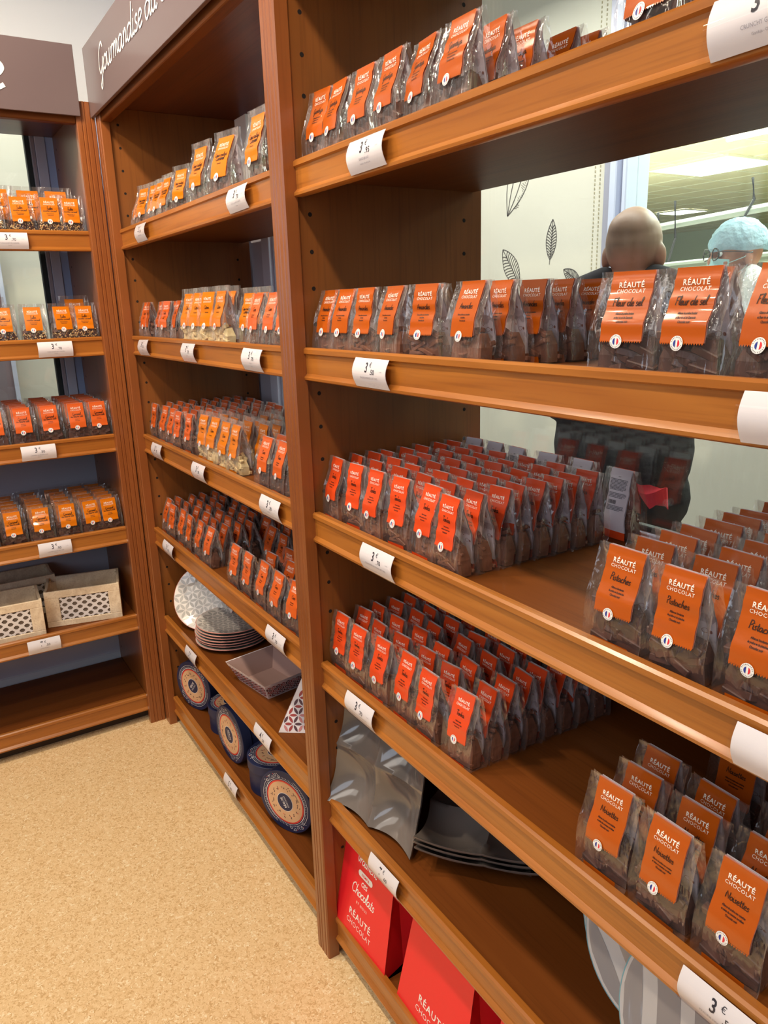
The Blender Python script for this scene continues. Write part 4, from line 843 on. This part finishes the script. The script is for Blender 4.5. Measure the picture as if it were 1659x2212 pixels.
# striped plates leaning at the lower right
def lean_plate(cx, cy, az, tilt, spin, label):
    n = Vector((math.sin(az) * math.cos(tilt), -math.cos(az) * math.cos(tilt), math.sin(tilt))); vu = (Vector((0, 0, 1)) - n * n.z).normalized()
    c = Vector((cx, cy, S5 + .003)) + vu * R0 * 1.08
    plate(label, frame(c, n, spin=spin), R0 * 1.08, 'plate_white', 'plate_blue', 'plate_white', deco_stripe, 'striped plates with blue rims')
lean_plate(2.165, .150, .12, .30, .75, 'striped plate with pale blue rim, the larger one seen left of the front one')
lean_plate(2.142, .172, .16, .33, .2, 'striped plate with blue rim, second of the leaning group')
lean_plate(2.124, .190, .20, .36, -.3, 'striped plate with blue rim, third of the leaning group')
lean_plate(2.102, .212, .24, .38, .9, 'striped plate with blue rim, rearmost at the left of the leaning group')
lean_plate(2.285, .075, .05, .42, .3, 'striped plate with blue rim standing in front at the bottom edge of photo')

# grey four-bowl serving dishes
def dish_mesh():
    m = MB(); n = 36; L = .280; H = []
    def P(u, v, off):
        su, sv = abs(math.sin(PI * u)), abs(math.sin(PI * v))
        x, y = (u / 2 - .5) * L, (v / 2 - .5) * L
        fx = 1 - .055 * sv * abs(u - 1) ; fy = 1 - .055 * su * abs(v - 1)
        z = .030 - .016 * (su ** .8 + sv ** .8) * .62 - .026 * (su * sv) ** .9
        z += .012 * (abs(u - 1) * abs(v - 1)) ** 2
        return (x * fx, y * fy, z + off)
    for s, off in ((1, 0), (0, -.0045)):
        V = [P(2 * i / n, 2 * j / n, off) for j in range(n + 1) for i in range(n + 1)]; F = []
        for j in range(n):
            for i in range(n): q = j * (n + 1) + i; F.append((q, q + 1, q + n + 2, q + n + 1) if s else (q, q + n + 1, q + n + 2, q + 1))
        m.add(V, F, 'dish_grey')
    N2 = (n + 1) ** 2; edge = [i for i in range(n + 1)] + [j * (n + 1) + n for j in range(1, n + 1)] + [n * (n + 1) + i for i in range(n - 1, -1, -1)] + [j * (n + 1) for j in range(n - 1, 0, -1)]
    k = m.mi('dish_grey')
    for a in range(len(edge)): b = (a + 1) % len(edge); m.f.append((edge[a], edge[a] + N2, edge[b] + N2, edge[b])); m.m.append(k)
    # foot
    for sx in (-.5, .5):
        for sy in (-.5, .5): m.box((sx * L / 2 - .018, sy * L / 2 - .018, -.021), (sx * L / 2 + .018, sy * L / 2 + .018, -.018), 'dish_grey')
    return m.mesh('serving_dish', angle=1.4)
dm = dish_mesh()
az = .20; tl = .20; n = Vector((math.sin(az) * math.cos(tl), -math.cos(az) * math.cos(tl), math.sin(tl))); vu = (Vector((0, 0, 1)) - n * n.z).normalized()
hx = Vector((math.cos(az), math.sin(az), 0)); c = Vector((1.370, .030, S5 + .002)) + hx * .142 + vu * .140
o = put('serving_dish', dm); o.matrix_world = frame(c, n); tag(o, 'glossy grey dish of four wavy bowls standing upright behind the lip', 'serving dish', 'grey wavy serving dishes')
for i in range(3):
    d1 = Vector((.76, .65, 0)); d2 = Vector((-.65, .76, 0)); c = Vector((1.680, .046, 0)) + d1 * .136 + d2 * .136
    o = put('serving_dish', dm, loc=(c.x + random.uniform(-.002, .002), c.y, S5 + .022 + i * .0115), rot=(0, 0, math.atan2(.65, .76)))
    tag(o, 'grey wavy serving dish lying flat, %s of the stack of three' % ['lowest', 'middle one', 'topmost'][i], 'serving dish', 'grey wavy serving dishes')

# red gift boxes
def red_box(loc, rz, label, words):
    t = thing('gift_box', label, 'gift box', loc, (0, 0, rz), 'red trapezoid gift boxes')
    W, D_, H = .236, .13, .262; tw, td = .075 + .06, .012
    b = MB(); x0, x1, y0, y1 = -W / 2, W / 2, -D_ / 2, D_ / 2; xt = W / 2 * .86; yt = td
    v = [(x0, y0, 0), (x1, y0, 0), (x1, y1, 0), (x0, y1, 0), (-xt, -yt, H), (xt, -yt, H), (xt, yt, H), (-xt, yt, H), (x0 * .97, 0, .02), (x1 * .97, 0, .02)]
    f = lambda u, z: (u, y0 + (-yt - y0) * z / H - .0006, z)
    b.add([v[3], v[2], v[6], v[7]], [(1, 0, 3, 2)], 'box_red'); b.add([v[0], v[1], v[2], v[3]], [(0, 3, 2, 1)], 'box_red')
    # front panel with a finger notch in its top edge
    nr = .026; nt_ = 12; arc = [(nr * math.cos(PI + PI * i / nt_), H - .001 + nr * math.sin(PI + PI * i / nt_)) for i in range(nt_ + 1)]
    poly = [(x0, 0), (x1, 0), (xt, H)] + [(a, q) for a, q in arc[::-1]] + [(-xt, H)]
    b.add([(a, y0 + (-yt - y0) * q / H, q) for a, q in poly], [tuple(range(len(poly)))], 'box_red')
    b.add([(a, y0 + (-yt - y0) * q / H + .0015, q) for a, q in poly], [tuple(range(len(poly)))[::-1]], 'box_red_in')
    # gusset sides folded inwards
    for s in (-1, 1):
        X = W / 2 * s; XT = xt * s; fx = X - .016 * s
        for a, q in (((X, y0, 0), (XT, -yt, H)), ((X, y1, 0), (XT, yt, H))):
            b.add([a, (fx, 0, .0), (XT - .018 * s, 0, H - .004), q], [(0, 1, 2, 3)], 'box_red')
    put('box_body', b, t)
    w_ = MB()
    def ink(t2): w_.flat(t2[0], t2[1], f, 'seal_white')
    if words:
        V, F = script2d('Vraiment', .0125, .2, .15, 5); w_.add([f(a, b2 + .196 + i * 4e-7 % 1) for i, (a, b2) in enumerate(V)], F, 'seal_white')
        pill = [(-.024 + (-.008 if k in (0, 5) else 0), z) for k, z in ()]
        pv = [(.022 * (1 if math.cos(a) > 0 else -1) + .0075 * math.cos(a), .174 + .0075 * math.sin(a)) for a in [2 * PI * i / 24 + .01 for i in range(24)]]
        ink((pv, [tuple(range(24))])); tx = text2d('SYMPA', .0065, .02, spacing=1.2); w_.flat([(a, b2 + .1708) for a, b2 in tx[0]], tx[1], lambda u, z: (f(u, z)[0], f(u, z)[1] - .0004, z), 'box_red')
        for s_, z_, h_ in (('ces', .148, .0105), ('Chocolats'.replace('C', 'C'), .118, .0125)):
            V, F = script2d(s_, h_, .2, .15, 5); w_.flat([(a, b2 + z_) for a, b2 in V], F, f, 'seal_white')
        ink(move2(text2d('ET NOUS', .0062, .01, spacing=1.35), 0, .098))
    ink(move2(text2d('RÉAUTÉ', .0165, .02, spacing=1.15), 0, .060)); ink(move2(text2d('CHOCOLAT', .0125, -.004, spacing=1.1), 0, .038))
    V, F = script2d('Gourmandise' if False else 'Coeur', .006, .2, .15, 4); w_.flat([(a, b2 + .018) for a, b2 in V], F, f, 'seal_white') if not words else None
    put('lettering', w_, t)
red_box((1.475, .066 + .004, S6), .03, 'red gift box with white script lettering, leftmost on the bottom shelf', True)
red_box((1.765, .066 + .004, S6), -.02, 'red gift box with a dark finger notch, second from the left', False)
red_box((2.05, .066 + .004, S6), .02, 'red gift box barely showing at the bottom edge of the photo', False)

# navy round boxes
def round_box(M, R, H, label, spin):
    t = thing('round_box', label, 'hat box', group='navy round gift boxes'); t.matrix_world = M @ Matrix.Rotation(spin, 4, 'Z')
    b = MB(); b.lathe([(.0001, -H), (R * .965, -H), (R * .965, -.028)], 'box_navy', 48); put('box_body', b, t)
    l = MB(); l.lathe([(R * .97, -.032), (R, -.032), (R, -.0015), (R - .0015, 0), (.0001, 0)], 'box_navy', 48); lid = put('lid', l, t)
    a = MB(); fz = lambda e: (lambda x, y: (x, y, e))
    a.flat(*disc2(0, 0, R * .70, 48), fz(.0006), 'art_coral'); a.flat(*disc2(0, 0, R * .655, 48), fz(.0010), 'art_beige'); a.flat(*disc2(0, 0, R * .30, 40), fz(.0014), 'art_white'); a.flat(*disc2(0, 0, R * .285, 40), fz(.0018), 'box_navy')
    for q0, q1 in ((.84, .85), (.735, .745)):
        for s0 in (0, PI): 
            n = 20; V = []; 
            for i in range(n + 1): an = s0 + .35 + (PI - 1.3) * i / n; V += [(R * q0 * math.cos(an), R * q0 * math.sin(an)), (R * q1 * math.cos(an), R * q1 * math.sin(an))]
            a.flat(V, [(2 * i, 2 * i + 1, 2 * i + 3, 2 * i + 2) for i in range(n)], fz(.0006), 'art_white')
    a.flat(*ring2(0, 0, R * .725, R * .735), fz(.0006), 'art_white')
    for i in range(90): an = 2 * PI * i / 90; a.flat(*leaf2(R * .785 * math.cos(an), R * .785 * math.sin(an), .0024, .0006, an), fz(.0006), 'art_white')
    for s0 in (0, PI):
        for k in range(5):
            an = s0 - .30 + k * .17; rr = R * (.82 + .05 * (k % 2)); sp = [(rr * math.cos(an) + .006 * math.cos(j * .8 + k) * (1 - j / 10), rr * math.sin(an) + .006 * math.sin(j * .8 + k) * (1 - j / 10)) for j in range(9)]
            a.flat(*ribbon(smooth_line(sp, 2), .0011), fz(.0007 + k * 2e-5), 'art_white')
            a.flat(*disc2(R * .90 * math.cos(an + .08), R * .90 * math.sin(an + .08), .0013, 8), fz(.0006), 'art_coral' if k % 2 else 'art_white')
    rg = random.Random(3)
    for i in range(15):
        an = 2 * PI * i / 15; rr = R * .48
        for k in range(4):
            x, y = rr * math.cos(an) + rg.uniform(-.006, .006), rr * math.sin(an) + rg.uniform(-.006, .006); a.flat(*leaf2(x, y, .0030, .0012, rg.uniform(0, 3)), fz(.0013 + k * 1e-5), 'art_coral' if (i + k) % 9 == 0 else 'art_leaf')
    V, F = script2d('Gourmandise', .0022, .2, .2, 2); a.flat([(x, y - R * .56) for x, y in V], F, fz(.0014), 'art_leaf')
    a.flat(*move2(text2d('RÉAUTÉ', .0085, .02, sx=.78), 0, .001), fz(.0022), 'art_white'); a.flat(*move2(text2d('CHOCOLAT', .0060, 0, sx=.8), 0, -.009), fz(.0022), 'art_white')
    put('lid_artwork', a, lid)
def side_box(cx, cy, az, tilt, spin, R, label):
    n = Vector((math.sin(az) * math.cos(tilt), -math.cos(az) * math.cos(tilt), math.sin(tilt))); c = Vector((cx, cy, S6 + R * math.cos(tilt) + .105 * math.sin(tilt) * 1.0))
    round_box(frame(c, n), R, .105, label, spin)
side_box(.190, .050, .36, .0, .9, .096, 'navy round box on its side showing its lid, leftmost, near corner post')
side_box(.590, .040, .10, .0, -1.3, .098, 'navy round box on its side, middle of the three showing their lids')
side_box(1.015, .045, .42, .0, 2.1, .097, 'navy round box on its side, rightmost and nearest the wide post')
def up_box(cx, cy, R, H, spin, label): round_box(Matrix.Translation((cx, cy, S6 + H + .001)), R, H, label, spin)
up_box(.375, .125, .080, .094, .5, 'small upright navy round box, mostly hidden, between two lying ones')
up_box(.785, .122, .092, .108, 1.0, 'upright navy round box with visible lid left of the rightmost lying one')

# paper tray and paper pyramid
def paper_pattern(d, f, w_, h_, s, inside, ang0=0.0, c3=('leaf_red', 'leaf_brown', 'leaf_pink')):
    nx, ny = int(w_ / s) + 2, int(h_ / s / .87) + 2; rg = random.Random(4)
    for i in range(-1, nx):
        for j in range(-1, ny):
            x = i * s + (j % 2) * s / 2; y = j * s * .87
            for k in range(3):
                a = k * PI / 3 + ang0; cx, cy = x + math.cos(a) * s / 2, y + math.sin(a) * s / 2; L_ = s * .40
                if all(inside(cx + p * L_ * math.cos(a), cy + p * L_ * math.sin(a)) for p in (-1, 1)): d.flat(*leaf2(cx, cy, L_, s * .14, a), f, c3[rg.randrange(3)])
t = thing('paper_tray', 'patterned paper tray with mauve inside, beside the plate stack', 'paper tray', (.765, .128, S5), (0, 0, .16))
a = MB(); rx, ry, bx, by, H = .112, .088, .082, .060, .062
top = [(-rx, -ry, H), (rx, -ry, H), (rx, ry, H), (-rx, ry, H)]; bot = [(-bx, -by, 0), (bx, -by, 0), (bx, by, 0), (-bx, by, 0)]
for i in range(4): j = (i + 1) % 4; a.add([bot[i], bot[j], top[j], top[i]], [(0, 1, 2, 3)], 'paper_white'); q = [Vector(p) * .985 + Vector((0, 0, .0015 if p[2] < .01 else 0)) for p in (bot[i], bot[j], top[j], top[i])]; a.add(q, [(0, 3, 2, 1)], 'paper_mauve')
a.add(bot, [(0, 3, 2, 1)], 'paper_white'); a.add([(x * .985, y * .985, .0015) for x, y, z in bot], [(0, 1, 2, 3)], 'paper_mauve')
for i in range(4): j = (i + 1) % 4; p, q = Vector(top[i]), Vector(top[j]); a.add([p * 1.004, q * 1.004, q * .985, p * .985], [(0, 1, 2, 3)], 'paper_white')
for i in range(4):
    j = (i + 1) % 4; o_, e1 = Vector(top[i]), (Vector(top[j]) - Vector(top[i])); W_ = e1.length; e1.normalize(); e2 = (Vector(bot[i]) + Vector(bot[j])) / 2 - (Vector(top[i]) + Vector(top[j])) / 2; Hh = e2.length; e2.normalize(); nn = e1.cross(e2).normalized(); dx = (W_ - (Vector(bot[j]) - Vector(bot[i])).length) / 2
    sgn = -1 if nn.dot((Vector(top[i]) + Vector(top[j])) / 2 - Vector((0, 0, H / 2))) < 0 else 1
    paper_pattern(a, lambda x, y, o_=o_, e1=e1, e2=e2, nn=nn, sgn=sgn: tuple(o_ + e1 * x + e2 * y + nn * sgn * .0006), W_, Hh, .017, lambda x, y, W_=W_, Hh=Hh, dx=dx: .002 < y < Hh - .002 and dx * y / Hh + .002 < x < W_ - dx * y / Hh - .002)
put('tray_body', a, t)
rim = MB()
for k in range(13): rim.flat(*leaf2(-.098 + k * .0163, 0, .0062, .0038, 0), lambda x, y: (x, .0885 - .0025, .0535 + y), ('leaf_brown', 'leaf_red')[k % 2])
put('inner_rim_print', rim, t)
t = thing('paper_pyramid', 'patterned paper pyramid box beside the wide wooden post', 'gift box', (0, 0, S5))
P0 = Vector((1.040, .030, .001)); u = Vector((.60, .80, 0)); v_ = Vector((-.80, .60, 0)); L_ = .15
base = [P0, P0 + u * L_, P0 + u * L_ + v_ * L_ * .8, P0 + v_ * L_ * .8]; apex = (base[0] + base[2]) / 2 + Vector((0, 0, .165)); a = MB()
a.add(base + [apex], [(0, 3, 2, 1), (0, 1, 4), (1, 2, 4), (2, 3, 4), (3, 0, 4)], 'paper_white')
for i in (0, 1, 3):
    j = (i + 1) % 4; o_ = base[i]; e1 = (base[j] - base[i]); W_ = e1.length; e1.normalize(); mid = (base[i] + base[j]) / 2; e2 = apex - mid; e2 -= e1 * e2.dot(e1); Hh = e2.length; e2.normalize(); nn = e1.cross(e2).normalized()
    paper_pattern(a, lambda x, y, o_=o_, e1=e1, e2=e2, nn=nn: tuple(o_ + e1 * x + e2 * y + nn * .0006), W_, Hh, .027, lambda x, y, W_=W_, Hh=Hh: .002 < y < Hh and W_ / 2 * y / Hh + .001 < x < W_ - W_ / 2 * y / Hh - .001)
put('box_body', a, t)

# wooden crates with lattice fronts (local: front faces -Y, turned to face +X)
def crate(loc, rz, W, D_, H, label):
    t = thing('wooden_crate', label, 'crate', loc, (0, 0, rz), 'wooden crates'); th = .009; x0, x1, y0, y1 = -W / 2, W / 2, 0, D_
    wx0, wx1, wz0, wz1 = -W * .31, W * .34, H * .16, H * .80
    f = MB(); f.cbox((x0, y0, 0), (x1, y0 + th, wz0), 'crate_wood'); f.cbox((x0, y0, wz1), (x1, y0 + th, H), 'crate_wood'); f.cbox((x0, y0, wz0), (wx0, y0 + th, wz1), 'crate_wood'); f.cbox((wx1, y0, wz0), (x1, y0 + th, wz1), 'crate_wood'); put('front_board', f, t)
    b = MB(); b.cbox((x0, y1 - th, 0), (x1, y1, H), 'crate_wood'); put('back_board', b, t)
    for s in (-1, 1):
        a = MB(); X = s * (W / 2 - th / 2)
        pr = [(y0 + th, 0), (y1 - th, 0), (y1 - th, H), (y1 - .03, H), (y1 - .05, H - .008), (y0 + .045, H - .008), (y0 + .02, H), (y0 + th, H)]
        a.extr(pr, X - th / 2, X + th / 2, 'crate_wood'); 
        for yy in (y0 + th + .006, y1 - th - .006): a.box((X - s * th, yy - .006, .01), (X - s * th * .4, yy + .006, H - .01), 'crate_wood')
        put('side_board', a, t)
    a = MB(); a.cbox((x0 + th, y0 + th, 0), (x1 - th, y1 - th, .006), 'crate_wood'); put('base_board', a, t)
    l = MB(); l.box((wx0, y0 + th * .75, wz0), (wx1, y0 + th, wz1), 'taupe'); nx = 5; s = (wx1 - wx0) / nx; nz = max(2, round((wz1 - wz0) / s)); hz = (wz1 - wz0) / nz
    def fl(t2, e=0): l.flat([(max(min(a, wx1), wx0), max(min(b, wz1), wz0)) for a, b in t2[0]], t2[1], lambda a, b: (a, y0 + .0035 - e, b), 'lattice')
    for i in range(-1, nx + 1):
        for j in range(-1, nz + 1):
            for (p, q) in (((i, j), (i + 1, j + 1)), ((i + 1, j), (i, j + 1))):
                pts = []
                for k in range(13):
                    tt = k / 12; x = wx0 + s * (p[0] + (q[0] - p[0]) * tt); z = wz0 + hz * (p[1] + (q[1] - p[1]) * tt); pts.append((x, z))
                if all(wx0 - 1e-6 <= a <= wx1 + 1e-6 and wz0 - 1e-6 <= b <= wz1 + 1e-6 for a, b in (pts[0], pts[-1])):
                    V = []; 
                    for k, (a, b) in enumerate(pts):
                        dx, dz = (q[0] - p[0]) * s, (q[1] - p[1]) * hz; L2 = math.hypot(dx, dz); wdt = .0040 + .0036 * (math.cos(2 * PI * k / 6) > .3)
                        V += [(a - dz / L2 * wdt, b + dx / L2 * wdt), (a + dz / L2 * wdt, b - dx / L2 * wdt)]
                    fl((V, [(2 * k, 2 * k + 1, 2 * k + 3, 2 * k + 2) for k in range(12)]), .0003 if p[0] < q[0] else 0)
    put('lattice_inset', l, t)
crate((-.072, -.250, S5), RZ - .22, .262, .185, .138, 'pale wooden crate with white lattice front, right one near the corner post')
crate((-.042, -.523, S5), RZ - .05, .262, .185, .138, 'pale wooden crate with white lattice front, cut by the left edge of photo')
crate((-.262, -.440, S5), RZ + .02, .262, .16, .150, 'pale wooden crate standing behind the left lattice crate, only its top visible')

# ------------------------------------------------------------------ people
class Blob:
    def __init__(s): s.v = []; s.f = []
    def sphere(s, M, seg, rings):
        o = len(s.v)
        for i in range(1, rings):
            a = PI * i / rings
            for k in range(seg): b = 2 * PI * k / seg; s.v.append(tuple(M @ Vector((math.sin(a) * math.cos(b), math.sin(a) * math.sin(b), math.cos(a)))))
        n = rings - 1; t = len(s.v); s.v += [tuple(M @ Vector((0, 0, 1))), tuple(M @ Vector((0, 0, -1)))]
        for i in range(n - 1):
            for k in range(seg): k2 = (k + 1) % seg; s.f.append((o + i * seg + k, o + (i + 1) * seg + k, o + (i + 1) * seg + k2, o + i * seg + k2))
        for k in range(seg): k2 = (k + 1) % seg; s.f.append((t, o + k, o + k2)); s.f.append((t + 1, o + (n - 1) * seg + k2, o + (n - 1) * seg + k))
def ell(bm, c, r, rot=None, seg=20):
    bm.sphere(Matrix.Translation(c) @ (rot.to_4x4() if rot else Matrix()) @ Matrix.Diagonal((r[0], r[1], r[2], 1)), seg, seg // 2 + 2)
def limb(bm, pts, rs):
    for i in range(len(pts) - 1):
        a, b = Vector(pts[i]), Vector(pts[i + 1]); k = max(3, int((b - a).length / max(min(rs[i], rs[i + 1]) * .45, .004)))
        for j in range(k + 1): t_ = j / k; r_ = rs[i] + (rs[i + 1] - rs[i]) * t_; bm.sphere(Matrix.Translation(a.lerp(b, t_)) @ Matrix.Diagonal((r_, r_, r_, 1)), 14, 9)
def remesh(bm, name, vox, mt, smooth=2, parent=None):
    me = bpy.data.meshes.new(name); me.from_pydata(bm.v, [], bm.f); o = bpy.data.objects.new(name, me); COL.objects.link(o)
    r = o.modifiers.new('r', 'REMESH'); r.mode = 'VOXEL'; r.voxel_size = vox; s = o.modifiers.new('s', 'SMOOTH'); s.factor = .5; s.iterations = smooth
    dg = bpy.context.evaluated_depsgraph_get(); m2 = bpy.data.meshes.new_from_object(o.evaluated_get(dg)); bpy.data.objects.remove(o)
    m2.materials.clear(); m2.materials.append(MATS[mt]); m2.polygons.foreach_set('use_smooth', [True] * len(m2.polygons)); m2.polygons.foreach_set('material_index', [0] * len(m2.polygons))
    return put(name, m2, parent)
def person(label, loc, rz, skin, bald, worker, headtilt=0.0):
    t = thing('person', label, 'person', loc, (0, 0, rz)); HZ = 1.66
    bm = Blob()
    ell(bm, (0, .008, HZ + .022), (.074, .094, .096), seg=28); ell(bm, (0, .022, HZ + .050), (.066, .080, .062), seg=28); ell(bm, (0, -.018, HZ - .045), (.055, .072, .070)); ell(bm, (0, -.052, HZ - .088), (.034, .034, .026))
    ell(bm, (0, -.094, HZ - .022), (.013, .020, .022)); ell(bm, (0, -.088, HZ + .004), (.010, .014, .026)); ell(bm, (0, -.074, HZ + .030), (.052, .020, .012))
    ell(bm, (0, -.084, HZ - .060), (.024, .010, .006)); ell(bm, (0, -.084, HZ - .068), (.020, .010, .006))
    for s in (-1, 1): ell(bm, (s * .076, .012, HZ - .014), (.011, .019, .032), Matrix.Rotation(s * .35, 3, 'Z')); ell(bm, (s * .040, -.062, HZ - .030), (.022, .020, .020))
    limb(bm, [(0, .012, HZ - .06), (0, .022, HZ - .15)], [.058, .060]); ell(bm, (0, .03, HZ - .19), (.12, .07, .05))
    ell(bm, (0, .02, 1.30), (.17, .10, .20)); ell(bm, (0, .02, 1.06), (.155, .10, .17)); ell(bm, (0, .02, .92), (.16, .11, .11))
    for s in (-1, 1):
        sh, el, wr = Vector((s * .172, .02, 1.535)), Vector((s * .190, .02, 1.235)), (Vector((s * .10, -.24, 1.20)) if not worker else Vector((s * .215, -.04, .985)))
        limb(bm, [sh, el, wr], [.052, .040, .026])
        # hand: palm, four fingers, thumb
        d = Vector((-s * .25, -1, .05)).normalized() if not worker else Vector((0, -.15, -1)).normalized(); px = Vector((0, 0, 1)) if not worker else Vector((0, -1, 0)); pc = wr + d * .05; ell(bm, pc, (.018, .045, .038))
        for k, L_ in enumerate((.062, .072, .068, .052)):
            b0 = pc + d * .035 + px * (.028 - k * .018); b1 = b0 + d * L_ * .5 + Vector((-s * .008, 0, 0)); b2 = b1 + (d + Vector((-s * .8, 0, 0))).normalized() * L_ * .45; limb(bm, [b0, b1, b2], [.0095, .0088, .0075])
        b0 = pc - d * .01 + px * .03; limb(bm, [b0, b0 + d * .025 + px * .025, b0 + d * .055 + px * .03], [.011, .0095, .008])
        limb(bm, [(s * .09, .02, .88), (s * .10, .01, .49), (s * .10, .03, .10)], [.082, .056, .040]); ell(bm, (s * .10, -.045, .045), (.042, .12, .042))
    body = remesh(bm, 'body', .005, skin, 2, t)
    # shirt
    bm = Blob(); ell(bm, (0, .02, 1.36), (.200, .122, .20)); ell(bm, (0, .02, 1.12), (.205, .126, .24)); ell(bm, (0, .02, .98), (.205, .132, .16)); ell(bm, (0, .03, HZ - .155), (.135, .080, .050)); ell(bm, (0, .02, 1.42), (.19, .105, .09))
    for s in (-1, 1): limb(bm, [(s * .07, .03, 1.585), (s * .165, .02, 1.53), (s * .190, .02, 1.235)], [.040, .062, .054])
    if worker:
        pass
    for s in (-1, 1): limb(bm, [(s * .190, .02, 1.235), (s * .105, -.215, 1.205) if not worker else (s * .213, -.035, 1.01)], [.050, .036])
    limb(bm, [(0, .024, HZ - .15), (0, .026, HZ - .112)], [.066, .063]); remesh(bm, 'shirt' if not worker else 'coat', .0075, 'cloth_black' if not worker else 'cloth_white', 3, t)
    bm = Blob(); ell(bm, (0, .02, .93), (.178, .125, .10))
    for s in (-1, 1): limb(bm, [(s * .09, .02, .88), (s * .10, .01, .49), (s * .10, .03, .10)], [.098, .075, .064])
    remesh(bm, 'trousers', .012, 'cloth_dark' if not worker else 'cloth_white', 2, t)
    if worker:
        m = MB(); rg = random.Random(2); rings = []
        for i in range(13):
            ph = i / 12 * PI * .50; z = HZ + .028 + .112 * math.cos(ph); rr = math.sin(ph); rings.append([((.098 * rr + .004 * math.sin(9 * a + i)) * math.cos(a), .012 + (.118 * rr + .004 * math.sin(7 * a + 2 * i)) * math.sin(a), z + .003 * math.sin(5 * a + i)) for a in [2 * PI * k / 40 for k in range(40)]])
        rings = rings[1:]; rings.append([(x * .93, .012 + (y - .012) * .93, z - .012) for x, y, z in rings[-1]]); m.loft(rings, 'net', cap0=True); put('hair_net', m, t)
        m = MB(); rows_ = []
        for i in range(7):
            z = HZ - .022 - .085 * i / 6; rows_.append([(.068 * math.sin(a), -.028 - .082 * math.cos(a) * (1 - .10 * abs(i - 2) / 4), z + .012 * math.cos(a) * (1 - i / 3)) for a in [(-1.15 + 2.3 * k / 14) for k in range(15)]])
        m.loft(rows_, 'mask', closed=False); m.loft([[(x, y + .003, z) for x, y, z in r] for r in rows_[::-1]], 'mask', closed=False)
        put('face_mask', m, t)
        m = MB()
        for s in (-1, 1):
            m.tube([(s * .062, -.062, HZ - .03), (s * .080, -.01, HZ - .010), (s * .086, .02, HZ + .01)], .0014, 'mask', 6); m.tube([(s * .060, -.055, HZ - .09), (s * .080, -.005, HZ - .05), (s * .084, .02, HZ - .02)], .0014, 'mask', 6)
        put('mask_strap', m, t)
        m = MB()
        for s in (-1, 1):
            pts = [(s * .035 + .026 * math.cos(a), -.106 + .006 * abs(math.cos(a)), HZ + .004 + .022 * math.sin(a)) for a in [2 * PI * k / 24 for k in range(25)]]; m.tube(pts, .0028, 'frame_dark', 6)
            m.tube([(s * .061, -.102, HZ + .012), (s * .080, -.05, HZ + .012), (s * .086, .02, HZ + .006)], .0018, 'frame_dark', 6)
        m.tube([(-.010, -.110, HZ + .008), (.010, -.110, HZ + .008)], .0018, 'frame_dark', 6); put('glasses', m, t)
    for s in (-1, 1):
        m = MB(); bm2 = Matrix.Translation((s * .034, -.0795, HZ + .006))
        m.lathe([(.0001, .011), (.006, .0095), (.0105, .004), (.011, 0), (.0001, -.010)], 'seal_white', 16, bm2 @ Matrix.Rotation(PI / 2, 4, 'X')); m.lathe([(.0001, .0116), (.0045, .0108), (.0048, .0100)], 'frame_dark', 12, bm2 @ Matrix.Rotation(PI / 2, 4, 'X')); put('eye', m, body)
    return t
man = person('bald man in black shirt seen from behind through the window', (1.250, 1.10, .01), PI + .42, 'stubble', True, False)
wk = person('worker in blue hair net, glasses and face mask inside the workshop', (.842, 2.165, .035), -.48, 'skin', False, True)
m = MB(); rg = random.Random(8); V = []
rings = [[(.05 * math.cos(a) * (1 - .3 * i) + .02 * i, .03 * math.sin(a) * (1 - .2 * i), -.028 * i + .012 * math.cos(2 * a + i)) for a in [2 * PI * k / 14 for k in range(14)]] for i in (0, .5, 1, 1.5)]
m.loft(rings, 'cloth_red', cap0=True, cap1=True); tag(put('red_cloth', m, loc=(1.42, 1.02, 1.04)), 'red cloth at the hip of the man behind the glass', 'cloth')
